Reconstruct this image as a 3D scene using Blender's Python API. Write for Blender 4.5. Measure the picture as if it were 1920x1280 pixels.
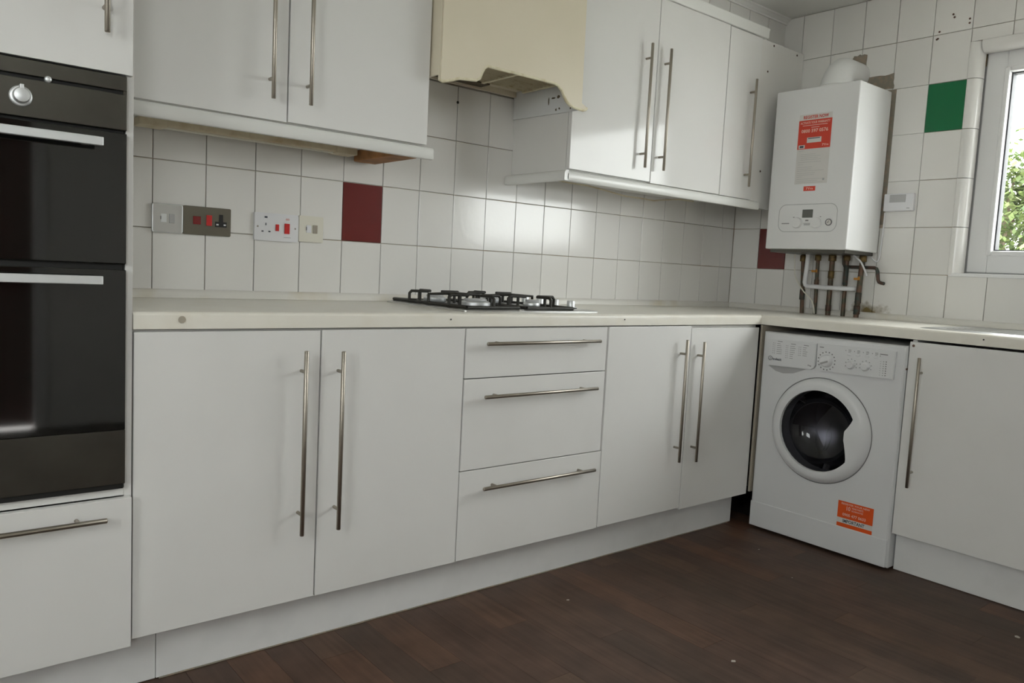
import bpy, bmesh, math, random
from mathutils import Vector, Matrix
random.seed(7)
scene = bpy.context.scene
COL = scene.collection
for o in list(bpy.data.objects):
    bpy.data.objects.remove(o)

# ------------------------------------------------------------------ key measures (metres)
YW = 0.586      # tiled face of the back wall
XW = 3.049      # tiled face of the right wall
X1, X2, X3, X4, X5 = 0.458, 0.923, 1.539, 1.999, 2.454   # edges of the base doors
CEIL = 2.335
XL, YF = -2.0, -3.3   # left wall, wall behind the camera
YC = 0.25       # front of the wall cabinet doors
TG, TW, ZB, TH = 0.1922, 0.1531, 1.1168, 0.201
YT0 = 0.430
WY0, WY1, WZ0, WZ1 = -0.489, -2.02, 1.118, 2.068   # window opening incl. edge tiles

# ------------------------------------------------------------------ camera
cam_d = bpy.data.cameras.new('camera')
cam = bpy.data.objects.new('camera', cam_d); COL.objects.link(cam)
cam_d.sensor_width = 36.0
cam_d.lens = 36.0 * 1465.86 / 1920.0
fw = Vector((0.63251886, 0.7691481, -0.09127482)); rt = Vector((0.77432527, -0.63073994, 0.05086744)); up = Vector((0.01844608, 0.10285101, 0.99452572))
cam.matrix_world = Matrix(((rt.x, up.x, -fw.x, -0.45032), (rt.y, up.y, -fw.y, -1.88950), (rt.z, up.z, -fw.z, 1.04742), (0, 0, 0, 1)))
cam_d.clip_start = 0.02
scene.camera = cam

# ------------------------------------------------------------------ world (bright overcast sky) and exposure
world = bpy.data.worlds.new('overcast_sky'); scene.world = world
world.use_nodes = True
bg = world.node_tree.nodes['Background']
bg.inputs['Color'].default_value = (0.99, 0.992, 1.0, 1)
bg.inputs['Strength'].default_value = 1.0
scene.view_settings.view_transform = 'Standard'
scene.view_settings.look = 'None'
scene.view_settings.gamma = 1.0
scene.view_settings.use_curve_mapping = False
scene.view_settings.exposure = 3.70

def window_portal(name, loc, rot, sx, sy):
    l = bpy.data.lights.new(name, 'AREA'); l.shape = 'RECTANGLE'; l.size = sx; l.size_y = sy
    l.cycles.is_portal = True
    o = bpy.data.objects.new(name, l); COL.objects.link(o); o.location = loc; o.rotation_euler = rot
    return o
# sampling guides only: they pass the sky's light in through the windows of the room
window_portal('window_daylight_portal', (XW + 0.19, (WY0 + WY1) / 2, (WZ0 + WZ1) / 2), (0, math.radians(90), 0), 1.0, 1.6)
window_portal('window_daylight_portal', (XL - 0.14, -1.75, 1.575), (0, math.radians(-90), 0), 0.95, 1.1)
window_portal('window_daylight_portal', (-1.32, YF - 0.14, 1.62), (math.radians(90), 0, 0), 0.8, 1.0)

# ------------------------------------------------------------------ materials
MATS = {}
def nodes_of(m):
    return m.node_tree.nodes, m.node_tree.links
def mat(name, col, rough=0.5, metal=0.0, var=None, bump=None, coat=0.0, emis=None, aniso=0.0):
    m = bpy.data.materials.new(name); m.use_nodes = True
    n, l = nodes_of(m); b = n['Principled BSDF']
    b.inputs['Base Color'].default_value = (*col, 1); b.inputs['Roughness'].default_value = rough; b.inputs['Metallic'].default_value = metal
    if coat: b.inputs['Coat Weight'].default_value = coat; b.inputs['Coat Roughness'].default_value = 0.05
    if var or bump:
        geo = n.new('ShaderNodeNewGeometry')
    if var:   # (scale, second colour, sharpness low, high)
        t = n.new('ShaderNodeTexNoise'); t.inputs['Scale'].default_value = var[0]; t.inputs['Detail'].default_value = 4
        l.new(geo.outputs['Position'], t.inputs['Vector'])
        r = n.new('ShaderNodeValToRGB'); r.color_ramp.elements[0].position = var[2]; r.color_ramp.elements[1].position = var[3]
        r.color_ramp.elements[0].color = (*col, 1); r.color_ramp.elements[1].color = (*var[1], 1)
        l.new(t.outputs['Fac'], r.inputs['Fac']); l.new(r.outputs['Color'], b.inputs['Base Color'])
    if bump:  # (scale, strength)
        t2 = n.new('ShaderNodeTexNoise'); t2.inputs['Scale'].default_value = bump[0]; t2.inputs['Detail'].default_value = 2
        l.new(geo.outputs['Position'], t2.inputs['Vector'])
        bp = n.new('ShaderNodeBump'); bp.inputs['Strength'].default_value = bump[1]; bp.inputs['Distance'].default_value = 0.002
        l.new(t2.outputs['Fac'], bp.inputs['Height']); l.new(bp.outputs['Normal'], b.inputs['Normal'])
    MATS[name] = m
    return m

mat('door_white', (0.80, 0.792, 0.772), 0.10, var=(3.0, (0.77, 0.762, 0.738), 0.45, 0.75))
MATS['door_white'].node_tree.nodes['Principled BSDF'].inputs['Specular IOR Level'].default_value = 0.25
mat('carcass_white', (0.77, 0.76, 0.735), 0.4)
mat('edge_beige', (0.40, 0.36, 0.29), 0.6)
mat('plinth_white', (0.79, 0.79, 0.78), 0.45, var=(9.0, (0.74, 0.74, 0.73), 0.45, 0.7))
mat('pelmet_white', (0.78, 0.78, 0.75), 0.3)
mat('worktop_cream', (0.83, 0.80, 0.72), 0.28, var=(14.0, (0.79, 0.75, 0.65), 0.5, 0.8))
mat('strip_cream', (0.77, 0.75, 0.70), 0.35, var=(7.0, (0.66, 0.60, 0.48), 0.55, 0.8))
mat('brushed_nickel', (0.38, 0.345, 0.295), 0.38, 1.0)
mat('steel', (0.60, 0.60, 0.59), 0.28, 1.0, bump=(120, 0.05))
mat('steel_bright', (0.82, 0.84, 0.85), 0.42, 0.7)
mat('steel_dark', (0.135, 0.13, 0.112), 0.38, 1.0, var=(6.0, (0.105, 0.10, 0.088), 0.4, 0.7))
mat('oven_glass', (0.008, 0.008, 0.007), 0.04, coat=0.6)
mat('bronze_plate', (0.20, 0.185, 0.15), 0.36, 1.0)
mat('black', (0.012, 0.012, 0.011), 0.5)
mat('black_enamel', (0.018, 0.016, 0.012), 0.4)
mat('iron_grate', (0.02, 0.018, 0.013), 0.5, bump=(300, 0.2))
mat('hood_cream', (0.78, 0.71, 0.56), 0.33, var=(3.5, (0.745, 0.675, 0.52), 0.4, 0.8))
mat('hood_grille', (0.80, 0.74, 0.55), 0.5, var=(30.0, (0.60, 0.50, 0.28), 0.5, 0.75))
mat('grease', (0.09, 0.065, 0.03), 0.6)
mat('appliance_white', (0.74, 0.745, 0.75), 0.28, bump=(500, 0.03))
mat('boiler_white', (0.80, 0.80, 0.795), 0.32)
mat('plastic_white', (0.78, 0.78, 0.80), 0.35)
mat('plastic_ivory', (0.76, 0.735, 0.64), 0.35)
mat('plastic_grey', (0.45, 0.45, 0.45), 0.4)
mat('display_grey', (0.13, 0.135, 0.12), 0.2)
mat('print_grey', (0.22, 0.22, 0.22), 0.6)
mat('print_dark', (0.06, 0.07, 0.09), 0.6)
mat('paper', (0.70, 0.68, 0.65), 0.6)
mat('sticker_red', (0.68, 0.055, 0.025), 0.45)
mat('sticker_orange', (0.80, 0.10, 0.012), 0.4)
mat('sticker_pink', (0.86, 0.55, 0.47), 0.5)
mat('rocker_red', (0.62, 0.03, 0.03), 0.25)
mat('rocker_red_dark', (0.20, 0.01, 0.01), 0.15)
mat('lever_orange', (0.55, 0.24, 0.03), 0.5)
mat('copper_aged', (0.15, 0.085, 0.055), 0.5, 0.35, var=(28.0, (0.075, 0.08, 0.055), 0.42, 0.62))
mat('brass_aged', (0.20, 0.135, 0.05), 0.5, 0.6, var=(60.0, (0.12, 0.08, 0.04), 0.45, 0.6))
mat('pipe_verdigris', (0.05, 0.065, 0.055), 0.5, 0.3, var=(30.0, (0.10, 0.055, 0.04), 0.45, 0.65))
mat('wood_raw', (0.42, 0.20, 0.07), 0.7, var=(20.0, (0.28, 0.13, 0.045), 0.4, 0.6))
mat('light_strip', (0.66, 0.58, 0.42), 0.5, var=(18.0, (0.52, 0.40, 0.24), 0.5, 0.75))
mat('ceiling_white', (0.87, 0.865, 0.83), 0.7, bump=(60, 0.25))
mat('plaster', (0.86, 0.845, 0.81), 0.7)
mat('upvc', (0.84, 0.84, 0.84), 0.25)
mat('gasket', (0.05, 0.05, 0.055), 0.6)
mat('cement', (0.26, 0.235, 0.19), 0.95, var=(45.0, (0.36, 0.27, 0.20), 0.45, 0.7), bump=(90, 1.0))
mat('foil_flue', (0.80, 0.80, 0.79), 0.5, bump=(30, 0.7))
mat('door_red_brown', (0.10, 0.022, 0.016), 0.5)
mat('paving', (0.64, 0.63, 0.60), 0.9)
mat('bark', (0.12, 0.09, 0.06), 0.9)
mat('dust', (0.55, 0.52, 0.47), 0.8)
mat('screw_rust', (0.10, 0.05, 0.03), 0.6)
mat('drum_steel', (0.55, 0.55, 0.57), 0.2, 1.0)

def glazed(name, col, rough, extra=None):
    """glazed tile: per-tile tint, soft waviness, and old grime around the boiler pipes"""
    m = mat(name, col, rough); n, l = nodes_of(m); b = n['Principled BSDF']
    geo = n.new('ShaderNodeNewGeometry'); oi = n.new('ShaderNodeObjectInfo')
    mr = n.new('ShaderNodeMapRange'); mr.inputs['To Min'].default_value = 0.955; mr.inputs['To Max'].default_value = 1.02
    l.new(oi.outputs['Random'], mr.inputs['Value'])
    hv = n.new('ShaderNodeHueSaturation'); hv.inputs['Color'].default_value = (*col, 1); l.new(mr.outputs['Result'], hv.inputs['Value'])
    # grime with a shape of its own: centred on the pipe feet
    sub = n.new('ShaderNodeVectorMath'); sub.operation = 'SUBTRACT'; sub.inputs[1].default_value = (XW, -0.165, 0.935)
    l.new(geo.outputs['Position'], sub.inputs[0])
    sc = n.new('ShaderNodeVectorMath'); sc.operation = 'MULTIPLY'; sc.inputs[1].default_value = (1, 1 / 0.13, 1 / 0.06); l.new(sub.outputs[0], sc.inputs[0])
    ln = n.new('ShaderNodeVectorMath'); ln.operation = 'LENGTH'; l.new(sc.outputs[0], ln.inputs[0])
    nz = n.new('ShaderNodeTexNoise'); nz.inputs['Scale'].default_value = 22; nz.inputs['Detail'].default_value = 3; l.new(geo.outputs['Position'], nz.inputs['Vector'])
    ad = n.new('ShaderNodeMath'); ad.operation = 'MULTIPLY_ADD'; ad.inputs[1].default_value = 2.2; l.new(nz.outputs['Fac'], ad.inputs[0]); l.new(ln.outputs['Value'], ad.inputs[2])
    r = n.new('ShaderNodeValToRGB'); e = r.color_ramp.elements
    e[0].position = 0.0; e[0].color = (1, 1, 1, 1); e[1].position = 1.0; e[1].color = (0, 0, 0, 1)
    mr2 = n.new('ShaderNodeMapRange'); mr2.inputs['From Min'].default_value = 1.25; mr2.inputs['From Max'].default_value = 1.95; l.new(ad.outputs[0], mr2.inputs['Value'])
    l.new(mr2.outputs['Result'], r.inputs['Fac'])
    mx = n.new('ShaderNodeMixRGB'); mx.inputs['Color2'].default_value = (0.20, 0.15, 0.06, 1)
    l.new(r.outputs['Color'], mx.inputs['Fac']); l.new(hv.outputs['Color'], mx.inputs['Color1']); l.new(mx.outputs['Color'], b.inputs['Base Color'])
    t2 = n.new('ShaderNodeTexNoise'); t2.inputs['Scale'].default_value = 55; t2.inputs['Detail'].default_value = 1; l.new(geo.outputs['Position'], t2.inputs['Vector'])
    bp = n.new('ShaderNodeBump'); bp.inputs['Strength'].default_value = 0.10; bp.inputs['Distance'].default_value = 0.002
    l.new(t2.outputs['Fac'], bp.inputs['Height']); l.new(bp.outputs['Normal'], b.inputs['Normal'])
    return m
glazed('tile_white', (0.82, 0.805, 0.775), 0.15)
glazed('tile_red', (0.155, 0.018, 0.016), 0.22)
glazed('tile_green', (0.001, 0.16, 0.055), 0.35)
mat('grout', (0.60, 0.565, 0.50), 0.9, var=(5.0, (0.48, 0.33, 0.21), 0.46, 0.72))
mat('grout_pale', (0.70, 0.685, 0.65), 0.9)

def floor_material():
    m = mat('plank_wood', (0.1, 0.06, 0.04), 0.5); n, l = nodes_of(m); b = n['Principled BSDF']; b.inputs['Specular IOR Level'].default_value = 0.3
    oi = n.new('ShaderNodeObjectInfo'); r = n.new('ShaderNodeValToRGB'); e = r.color_ramp.elements
    e[0].position = 0; e[0].color = (0.070, 0.044, 0.031, 1); e[1].position = 1; e[1].color = (0.116, 0.058, 0.036, 1)
    for p_, c in ((0.35, (0.088, 0.050, 0.035, 1)), (0.7, (0.102, 0.061, 0.041, 1))):
        k = e.new(p_); k.color = c
    l.new(oi.outputs['Random'], r.inputs['Fac'])
    geo = n.new('ShaderNodeNewGeometry'); mp = n.new('ShaderNodeMapping'); mp.inputs['Scale'].default_value = (55, 3.0, 10)
    l.new(geo.outputs['Position'], mp.inputs['Vector'])
    t = n.new('ShaderNodeTexNoise'); t.inputs['Scale'].default_value = 1.0; t.inputs['Detail'].default_value = 6; l.new(mp.outputs['Vector'], t.inputs['Vector'])
    t3 = n.new('ShaderNodeTexNoise'); t3.inputs['Scale'].default_value = 9.0; t3.inputs['Detail'].default_value = 3; l.new(geo.outputs['Position'], t3.inputs['Vector'])
    am = n.new('ShaderNodeMath'); am.operation = 'ADD'; l.new(t.outputs['Fac'], am.inputs[0]); l.new(t3.outputs['Fac'], am.inputs[1])
    mr = n.new('ShaderNodeMapRange'); mr.inputs['From Min'].default_value = 0.7; mr.inputs['From Max'].default_value = 1.3; mr.inputs['To Min'].default_value = 0.72; mr.inputs['To Max'].default_value = 1.3
    l.new(am.outputs[0], mr.inputs['Value'])
    hv = n.new('ShaderNodeHueSaturation'); l.new(r.outputs['Color'], hv.inputs['Color']); l.new(mr.outputs['Result'], hv.inputs['Value'])
    l.new(hv.outputs['Color'], b.inputs['Base Color'])
    bp = n.new('ShaderNodeBump'); bp.inputs['Strength'].default_value = 0.15; bp.inputs['Distance'].default_value = 0.001
    l.new(t.outputs['Fac'], bp.inputs['Height']); l.new(bp.outputs['Normal'], b.inputs['Normal'])
floor_material()
mat('floor_base', (0.02, 0.014, 0.01), 0.9)

def glass_material(name, tint, refl_rough=0.02):
    m = bpy.data.materials.new(name); m.use_nodes = True; n, l = nodes_of(m)
    n.remove(n['Principled BSDF']); out = n['Material Output']
    tr = n.new('ShaderNodeBsdfTransparent'); tr.inputs['Color'].default_value = (*tint, 1)
    gl = n.new('ShaderNodeBsdfGlossy'); gl.inputs['Roughness'].default_value = refl_rough
    fr = n.new('ShaderNodeFresnel'); gg = n.new('ShaderNodeNewGeometry'); im = n.new('ShaderNodeMapRange'); im.inputs['To Min'].default_value = 1.5; im.inputs['To Max'].default_value = 1 / 1.5
    l.new(gg.outputs['Backfacing'], im.inputs['Value']); l.new(im.outputs['Result'], fr.inputs['IOR'])   # same reflectance on both faces of a pane
    mx = n.new('ShaderNodeMixShader'); l.new(fr.outputs[0], mx.inputs[0]); l.new(tr.outputs[0], mx.inputs[1]); l.new(gl.outputs[0], mx.inputs[2]); l.new(mx.outputs[0], out.inputs['Surface'])
    MATS[name] = m
glass_material('window_glass', (0.96, 0.98, 0.97))
glass_material('porthole_glass', (0.30, 0.30, 0.32), 0.03)
def leaf_material():
    m = mat('leaf', (0.25, 0.42, 0.10), 0.5); n, l = nodes_of(m); b = n['Principled BSDF']; out = n['Material Output']
    geo = n.new('ShaderNodeNewGeometry'); r = n.new('ShaderNodeValToRGB'); e = r.color_ramp.elements
    e[0].color = (0.055, 0.10, 0.028, 1); e[1].color = (0.17, 0.205, 0.07, 1)
    l.new(geo.outputs['Random Per Island'], r.inputs['Fac']); l.new(r.outputs['Color'], b.inputs['Base Color'])
    tl = n.new('ShaderNodeBsdfTranslucent'); l.new(r.outputs['Color'], tl.inputs['Color'])
    mx = n.new('ShaderNodeMixShader'); mx.inputs[0].default_value = 0.35; l.new(b.outputs[0], mx.inputs[1]); l.new(tl.outputs[0], mx.inputs[2]); l.new(mx.outputs[0], out.inputs['Surface'])
leaf_material()

# ------------------------------------------------------------------ mesh helpers (all in world coordinates)
WLOC = {}
HASBOX = set()
def NB():
    b = bmesh.new(); HASBOX.discard(id(b)); return b
def box(bm, x0, x1, y0, y1, z0, z1, bev=0.0, seg=2):
    g = bmesh.ops.create_cube(bm, size=1.0)
    vs = g['verts']
    for v in vs:
        v.co = Vector(((x0 + x1) / 2 + v.co.x * (x1 - x0), (y0 + y1) / 2 + v.co.y * (y1 - y0), (z0 + z1) / 2 + v.co.z * (z1 - z0)))
    if bev > 0:
        es = list({e for v in vs for e in v.link_edges})
        bmesh.ops.bevel(bm, geom=es, offset=bev, segments=seg, profile=0.5, affect='EDGES')
    HASBOX.add(id(bm))
    return bm
def frame_axes(d):
    d = d.normalized(); a = Vector((0, 0, 1)) if abs(d.z) < 0.9 else Vector((1, 0, 0))
    u = d.cross(a).normalized(); v = d.cross(u).normalized(); return u, v
def tube(bm, pts, r, seg=12, caps=True):
    pts = [Vector(p) for p in pts]; rings = []
    u = None
    for i, p in enumerate(pts):
        if i == 0: d = pts[1] - pts[0]
        elif i == len(pts) - 1: d = pts[-1] - pts[-2]
        else: d = (pts[i + 1] - p).normalized() + (p - pts[i - 1]).normalized()
        d.normalize()
        if u is None: u, v = frame_axes(d)
        else:
            u = (u - d * u.dot(d)).normalized(); v = d.cross(u).normalized()
        k = 1.0
        if 0 < i < len(pts) - 1:
            c = (pts[i + 1] - p).normalized().dot((p - pts[i - 1]).normalized()); k = 1.0 / max(0.6, math.sqrt((1 + c) / 2))
        rr = r[i] if isinstance(r, (list, tuple)) else r
        rings.append([bm.verts.new(p + (u * math.cos(t) + v * math.sin(t)) * rr) for t in (2 * math.pi * j / seg for j in range(seg))])
    for a, b in zip(rings, rings[1:]):
        for j in range(seg):
            bm.faces.new((a[j], a[(j + 1) % seg], b[(j + 1) % seg], b[j]))
    if caps:
        bm.faces.new(rings[0][::-1]); bm.faces.new(rings[-1])
    return bm
def cyl(bm, p0, p1, r, seg=20): return tube(bm, [p0, p1], r, seg)
def lathe(bm, prof, o, ax, seg=32, cap=True):
    """prof: [(radius, height along ax)], o: origin"""
    o = Vector(o); ax = Vector(ax).normalized(); u, v = frame_axes(ax); rings = []
    for r, h in prof:
        rings.append([bm.verts.new(o + ax * h + (u * math.cos(t) + v * math.sin(t)) * max(r, 1e-5)) for t in (2 * math.pi * j / seg for j in range(seg))])
    for a, b in zip(rings, rings[1:]):
        for j in range(seg): bm.faces.new((a[j], a[(j + 1) % seg], b[(j + 1) % seg], b[j]))
    if cap:
        bm.faces.new(rings[0][::-1]); bm.faces.new(rings[-1])
    return bm
def prism(bm, poly, f, t0, t1):
    """extrude a 2D polygon: f(a, b, t) -> xyz"""
    A = [bm.verts.new(f(a, b, t0)) for a, b in poly]; B = [bm.verts.new(f(a, b, t1)) for a, b in poly]
    n = len(poly)
    bm.faces.new(A[::-1]); bm.faces.new(B)
    for i in range(n): bm.faces.new((A[i], A[(i + 1) % n], B[(i + 1) % n], B[i]))
    return bm
def arc(cx, cy, r, a0, a1, n=6):
    return [(cx + r * math.cos(math.radians(a0 + (a1 - a0) * i / n)), cy + r * math.sin(math.radians(a0 + (a1 - a0) * i / n))) for i in range(n + 1)]
def rrect(x0, x1, y0, y1, r, n=5):
    return arc(x1 - r, y1 - r, r, 0, 90, n) + arc(x0 + r, y1 - r, r, 90, 180, n) + arc(x0 + r, y0 + r, r, 180, 270, n) + arc(x1 - r, y0 + r, r, 270, 360, n)
def props(o, label=None, cat=None, group=None, kind=None):
    if label: o['label'] = label
    if cat: o['category'] = cat
    if group: o['group'] = group
    if kind: o['kind'] = kind
def thing(name, loc, label, cat, group=None, kind=None):
    o = bpy.data.objects.new(name, None); COL.objects.link(o); o.location = loc; o.empty_display_size = 0.05
    WLOC[o] = Vector(loc); props(o, label, cat, group, kind); return o
def finish(name, bm, m, parent=None, label=None, cat=None, group=None, kind=None, smooth=None):
    if smooth is None: smooth = 12 if id(bm) in HASBOX else 50
    HASBOX.discard(id(bm))
    bmesh.ops.recalc_face_normals(bm, faces=bm.faces)
    me = bpy.data.meshes.new(name)
    if parent is not None: off = WLOC[parent]
    else:
        xs = [v.co for v in bm.verts]
        off = Vector(((min(c.x for c in xs) + max(c.x for c in xs)) / 2, (min(c.y for c in xs) + max(c.y for c in xs)) / 2, min(c.z for c in xs)))
    for v in bm.verts: v.co -= off
    bm.to_mesh(me); bm.free()
    me.materials.append(MATS[m])
    if smooth:
        me.polygons.foreach_set('use_smooth', [True] * len(me.polygons)); me.set_sharp_from_angle(angle=math.radians(smooth))
    o = bpy.data.objects.new(name, me); COL.objects.link(o)
    if parent is not None: o.parent = parent
    else: o.location = off
    WLOC[o] = off.copy() if parent is None else WLOC[parent]
    props(o, label, cat, group, kind)
    return o
def text_bm(bm, body, f, w=None, h=None, size=None, cx=0.0, cy=0.0):
    """flat lettering fitted to w x h around (cx, cy) and mapped to the surface by f(a, b)"""
    c = bpy.data.curves.new('lettering', 'FONT'); c.body = body; c.size = 1.0; c.resolution_u = 2; c.offset = 0.022
    t = bpy.data.objects.new('lettering', c); me = bpy.data.meshes.new_from_object(t)
    xs = [v.co.x for v in me.vertices]; ys = [v.co.y for v in me.vertices]
    x0, x1, y0, y1 = min(xs), max(xs), min(ys), max(ys)
    sx = w / (x1 - x0) if w else None; sy = h / (y1 - y0) if h else sx
    if sx is None: sx = sy
    vs = [bm.verts.new(f(cx + (v.co.x - (x0 + x1) / 2) * sx, cy + (v.co.y - (y0 + y1) / 2) * sy)) for v in me.vertices]
    for p in me.polygons:
        try: bm.faces.new([vs[i] for i in p.vertices])
        except ValueError: pass
    bpy.data.objects.remove(t); bpy.data.meshes.remove(me); bpy.data.curves.remove(c)
    return bm
def flat(bm, f, rects):
    for a0, a1, b0, b1 in rects:
        vs = [bm.verts.new(f(a, b)) for a, b in ((a0, b0), (a1, b0), (a1, b1), (a0, b1))]; bm.faces.new(vs)
    return bm

# ------------------------------------------------------------------ the shell
bm = NB(); box(bm, XL, XW + 0.2, YF, YW + 0.15, -0.1, -0.006); floor = finish('floor', bm, 'floor_base', kind='structure', smooth=0)
# planks: one shared mesh, laid along the depth of the room, staggered
PWD, PLN = 0.102, 0.92
pb = NB(); box(pb, -PWD / 2 + 0.0004, PWD / 2 - 0.0004, -PLN / 2 + 0.0004, PLN / 2 - 0.0004, -0.006, 0.0)
plank_me = bpy.data.meshes.new('plank'); pb.to_mesh(plank_me); pb.free(); plank_me.materials.append(MATS['plank_wood'])
ix = 0; x = XL + PWD / 2
while x < 2.62:
    y = 0.12 - PLN / 2 + (ix * 0.371 % 1.0) * 0.8
    while y > YF + PLN / 2 - 0.3:
        if y - PLN / 2 < 0.15:
            o = bpy.data.objects.new('plank', plank_me); COL.objects.link(o); o.parent = floor; o.location = Vector((x, max(y, YF + PLN / 2), 0)) - WLOC[floor]
        y -= PLN
    x += PWD; ix += 1
bm = NB(); box(bm, XL - 0.2, XW + 0.2, YF - 0.2, YW + 0.2, CEIL, CEIL + 0.1); finish('ceiling', bm, 'ceiling_white', kind='structure', smooth=0)
bm = NB(); box(bm, XL - 0.2, XW + 0.2, YW + 0.007, YW + 0.2, -0.1, CEIL); wall_back = finish('wall_back', bm, 'grout', kind='structure', smooth=0)
bm = NB(); X0, X9 = XW + 0.007, XW + 0.2
box(bm, X0, X9, WY0, YW + 0.2, -0.1, CEIL); box(bm, X0, X9, YF - 0.2, WY1, -0.1, CEIL); box(bm, X0, X9, WY1, WY0, -0.1, WZ0 - 0.006); box(bm, X0, X9, WY1, WY0, WZ1, CEIL)
wall_right = finish('wall_right', bm, 'grout', kind='structure', smooth=0)
# left wall (beside the camera) with its window, wall behind the camera with a doorway
bm = NB(); LA, LB, LC, LD = -2.30, -1.20, 1.10, 2.05
box(bm, XL - 0.2, XL, YF - 0.2, LA, -0.1, CEIL); box(bm, XL - 0.2, XL, LB, YW + 0.2, -0.1, CEIL); box(bm, XL - 0.2, XL, LA, LB, -0.1, LC); box(bm, XL - 0.2, XL, LA, LB, LD, CEIL)
finish('wall_left', bm, 'plaster', kind='structure', smooth=0)
bm = NB(); DX0, DX1 = -0.52, 0.26
QA, QB, QC, QD = -1.72, -0.92, 1.12, 2.12
box(bm, XL - 0.2, QA, YF - 0.2, YF, -0.1, CEIL); box(bm, QB, DX0, YF - 0.2, YF, -0.1, CEIL); box(bm, DX1, XW + 0.2, YF - 0.2, YF, -0.1, CEIL); box(bm, QA, QB, YF - 0.2, YF, -0.1, QC); box(bm, QA, QB, YF - 0.2, YF, QD, CEIL); box(bm, DX0, DX1, YF - 0.2, YF, 2.03, CEIL)
finish('wall_front', bm, 'plaster', kind='structure', smooth=0)
d1 = thing('door_1', ((DX0 + DX1) / 2, YF - 0.06, 0), None, None, kind='structure')
bm = NB(); box(bm, DX0 + 0.003, DX1 - 0.003, YF - 0.08, YF - 0.04, 0.008, 2.025, 0.003); finish('door_leaf', bm, 'door_red_brown', d1)
bm = NB()
for a, b in ((DX0 - 0.06, DX0 + 0.001), (DX1 - 0.001, DX1 + 0.06)): box(bm, a, b, YF + 0.0005, YF + 0.018, 0, 2.09, 0.004)
box(bm, DX0, DX1, YF + 0.0005, YF + 0.018, 2.03, 2.09, 0.004); finish('door_frame', bm, 'upvc', d1)

# tile machinery
TMESH = {}
def tile_mesh(w, h, m, g=0.0026):
    k = (round(w, 4), round(h, 4), m, g)
    if k not in TMESH:
        b = NB(); box(b, -w / 2 + g / 2, w / 2 - g / 2, 0, 0.0072, -h / 2 + g / 2, h / 2 - g / 2)
        es = [e for e in b.edges if all(v.co.y < 0.001 for v in e.verts)]
        bmesh.ops.bevel(b, geom=es, offset=0.0011, segments=1, affect='EDGES')
        me = bpy.data.meshes.new('tile'); b.to_mesh(me); b.free(); me.materials.append(MATS[m]); TMESH[k] = me
    return TMESH[k]
def tile(parent, plane, a0, a1, z0, z1, m='tile_white', g=0.0026, d=0.0):
    """plane 'b': back wall, a is x; plane 'r': right wall, a is y; d: depth offset into the room"""
    me = tile_mesh(abs(a1 - a0), z1 - z0, m, g); o = bpy.data.objects.new('tile', me); COL.objects.link(o); o.parent = parent
    j = random.uniform(-0.0005, 0.0003)
    if plane == 'b': loc = Vector(((a0 + a1) / 2, YW + j - d, (z0 + z1) / 2))
    else:
        loc = Vector((XW + j - d, (a0 + a1) / 2, (z0 + z1) / 2)); o.rotation_euler = (0, 0, math.radians(-90))
    o.location = loc - WLOC[parent]
    return o
ZR = [ZB + k * TH for k in range(-1, 7)]         # 0.916 1.117 1.318 1.519 1.720 1.921 2.122 2.323
ZR[0] = 0.922; ZR[-1] = CEIL - 0.002
xs = [0.002] + [TG + i * TW for i in range(19)] + [XW]
for i in range(len(xs) - 1):
    for k in range(4):
        if k == 3 and not (xs[i + 1] > 0.9 and xs[i] < 1.6): continue
        m = 'tile_white'
        if k == 1 and abs(xs[i] - (TG + 4 * TW)) < 1e-4: m = 'tile_red'; 
        o = tile(wall_back, 'b', xs[i], xs[i + 1], ZR[k], ZR[k + 1], m)
        if m == 'tile_red': o['label'] = 'dark red accent tile'
ys = [YW - 0.0005] + [YT0 - i * TW for i in range(15)]
for i in range(len(ys) - 1):
    for k in range(7):
        a0, a1, z0, z1 = ys[i], ys[i + 1], ZR[k], ZR[k + 1]
        if a0 < -1.9: continue
        if a1 > 0.26 and k >= 3 and z1 < 2.13: continue              # behind the wall cabinet filler
        if a1 > 0.36 and k == 6: continue                             # behind the bulkhead
        if a1 < WY0 - 0.01 and a0 > WY1 and z0 > WZ0 - 0.02 and k < 5: continue   # window opening
        if k == 5 and a0 > WY1 and a1 < WY0 - 0.01: z0 = WZ1 + 0.0
        m = 'tile_white'; g = 0.0026
        if i == 1 and k == 1: m = 'tile_red'
        if i == 6 and k == 4: m = 'tile_green'
        if k in (2, 3, 4) and i in (2, 3, 4, 5): g = 0.0008
        if i == 4 and k in (2, 3, 4): continue                         # broken away behind the boiler
        if i == 4 and k == 5 - 0: pass
        if i == 5 and k in (2, 3, 4): a0 -= 0.018                      # cut short beside the boiler
        if i == 3 and k in (3, 4): continue
        o = tile(wall_right, 'r', a0, a1, z0, z1, m, g)
        if m == 'tile_red': o['label'] = 'dark red accent tile half behind the boiler'
        if m == 'tile_green': o['label'] = 'green accent tile beside the window'
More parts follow.
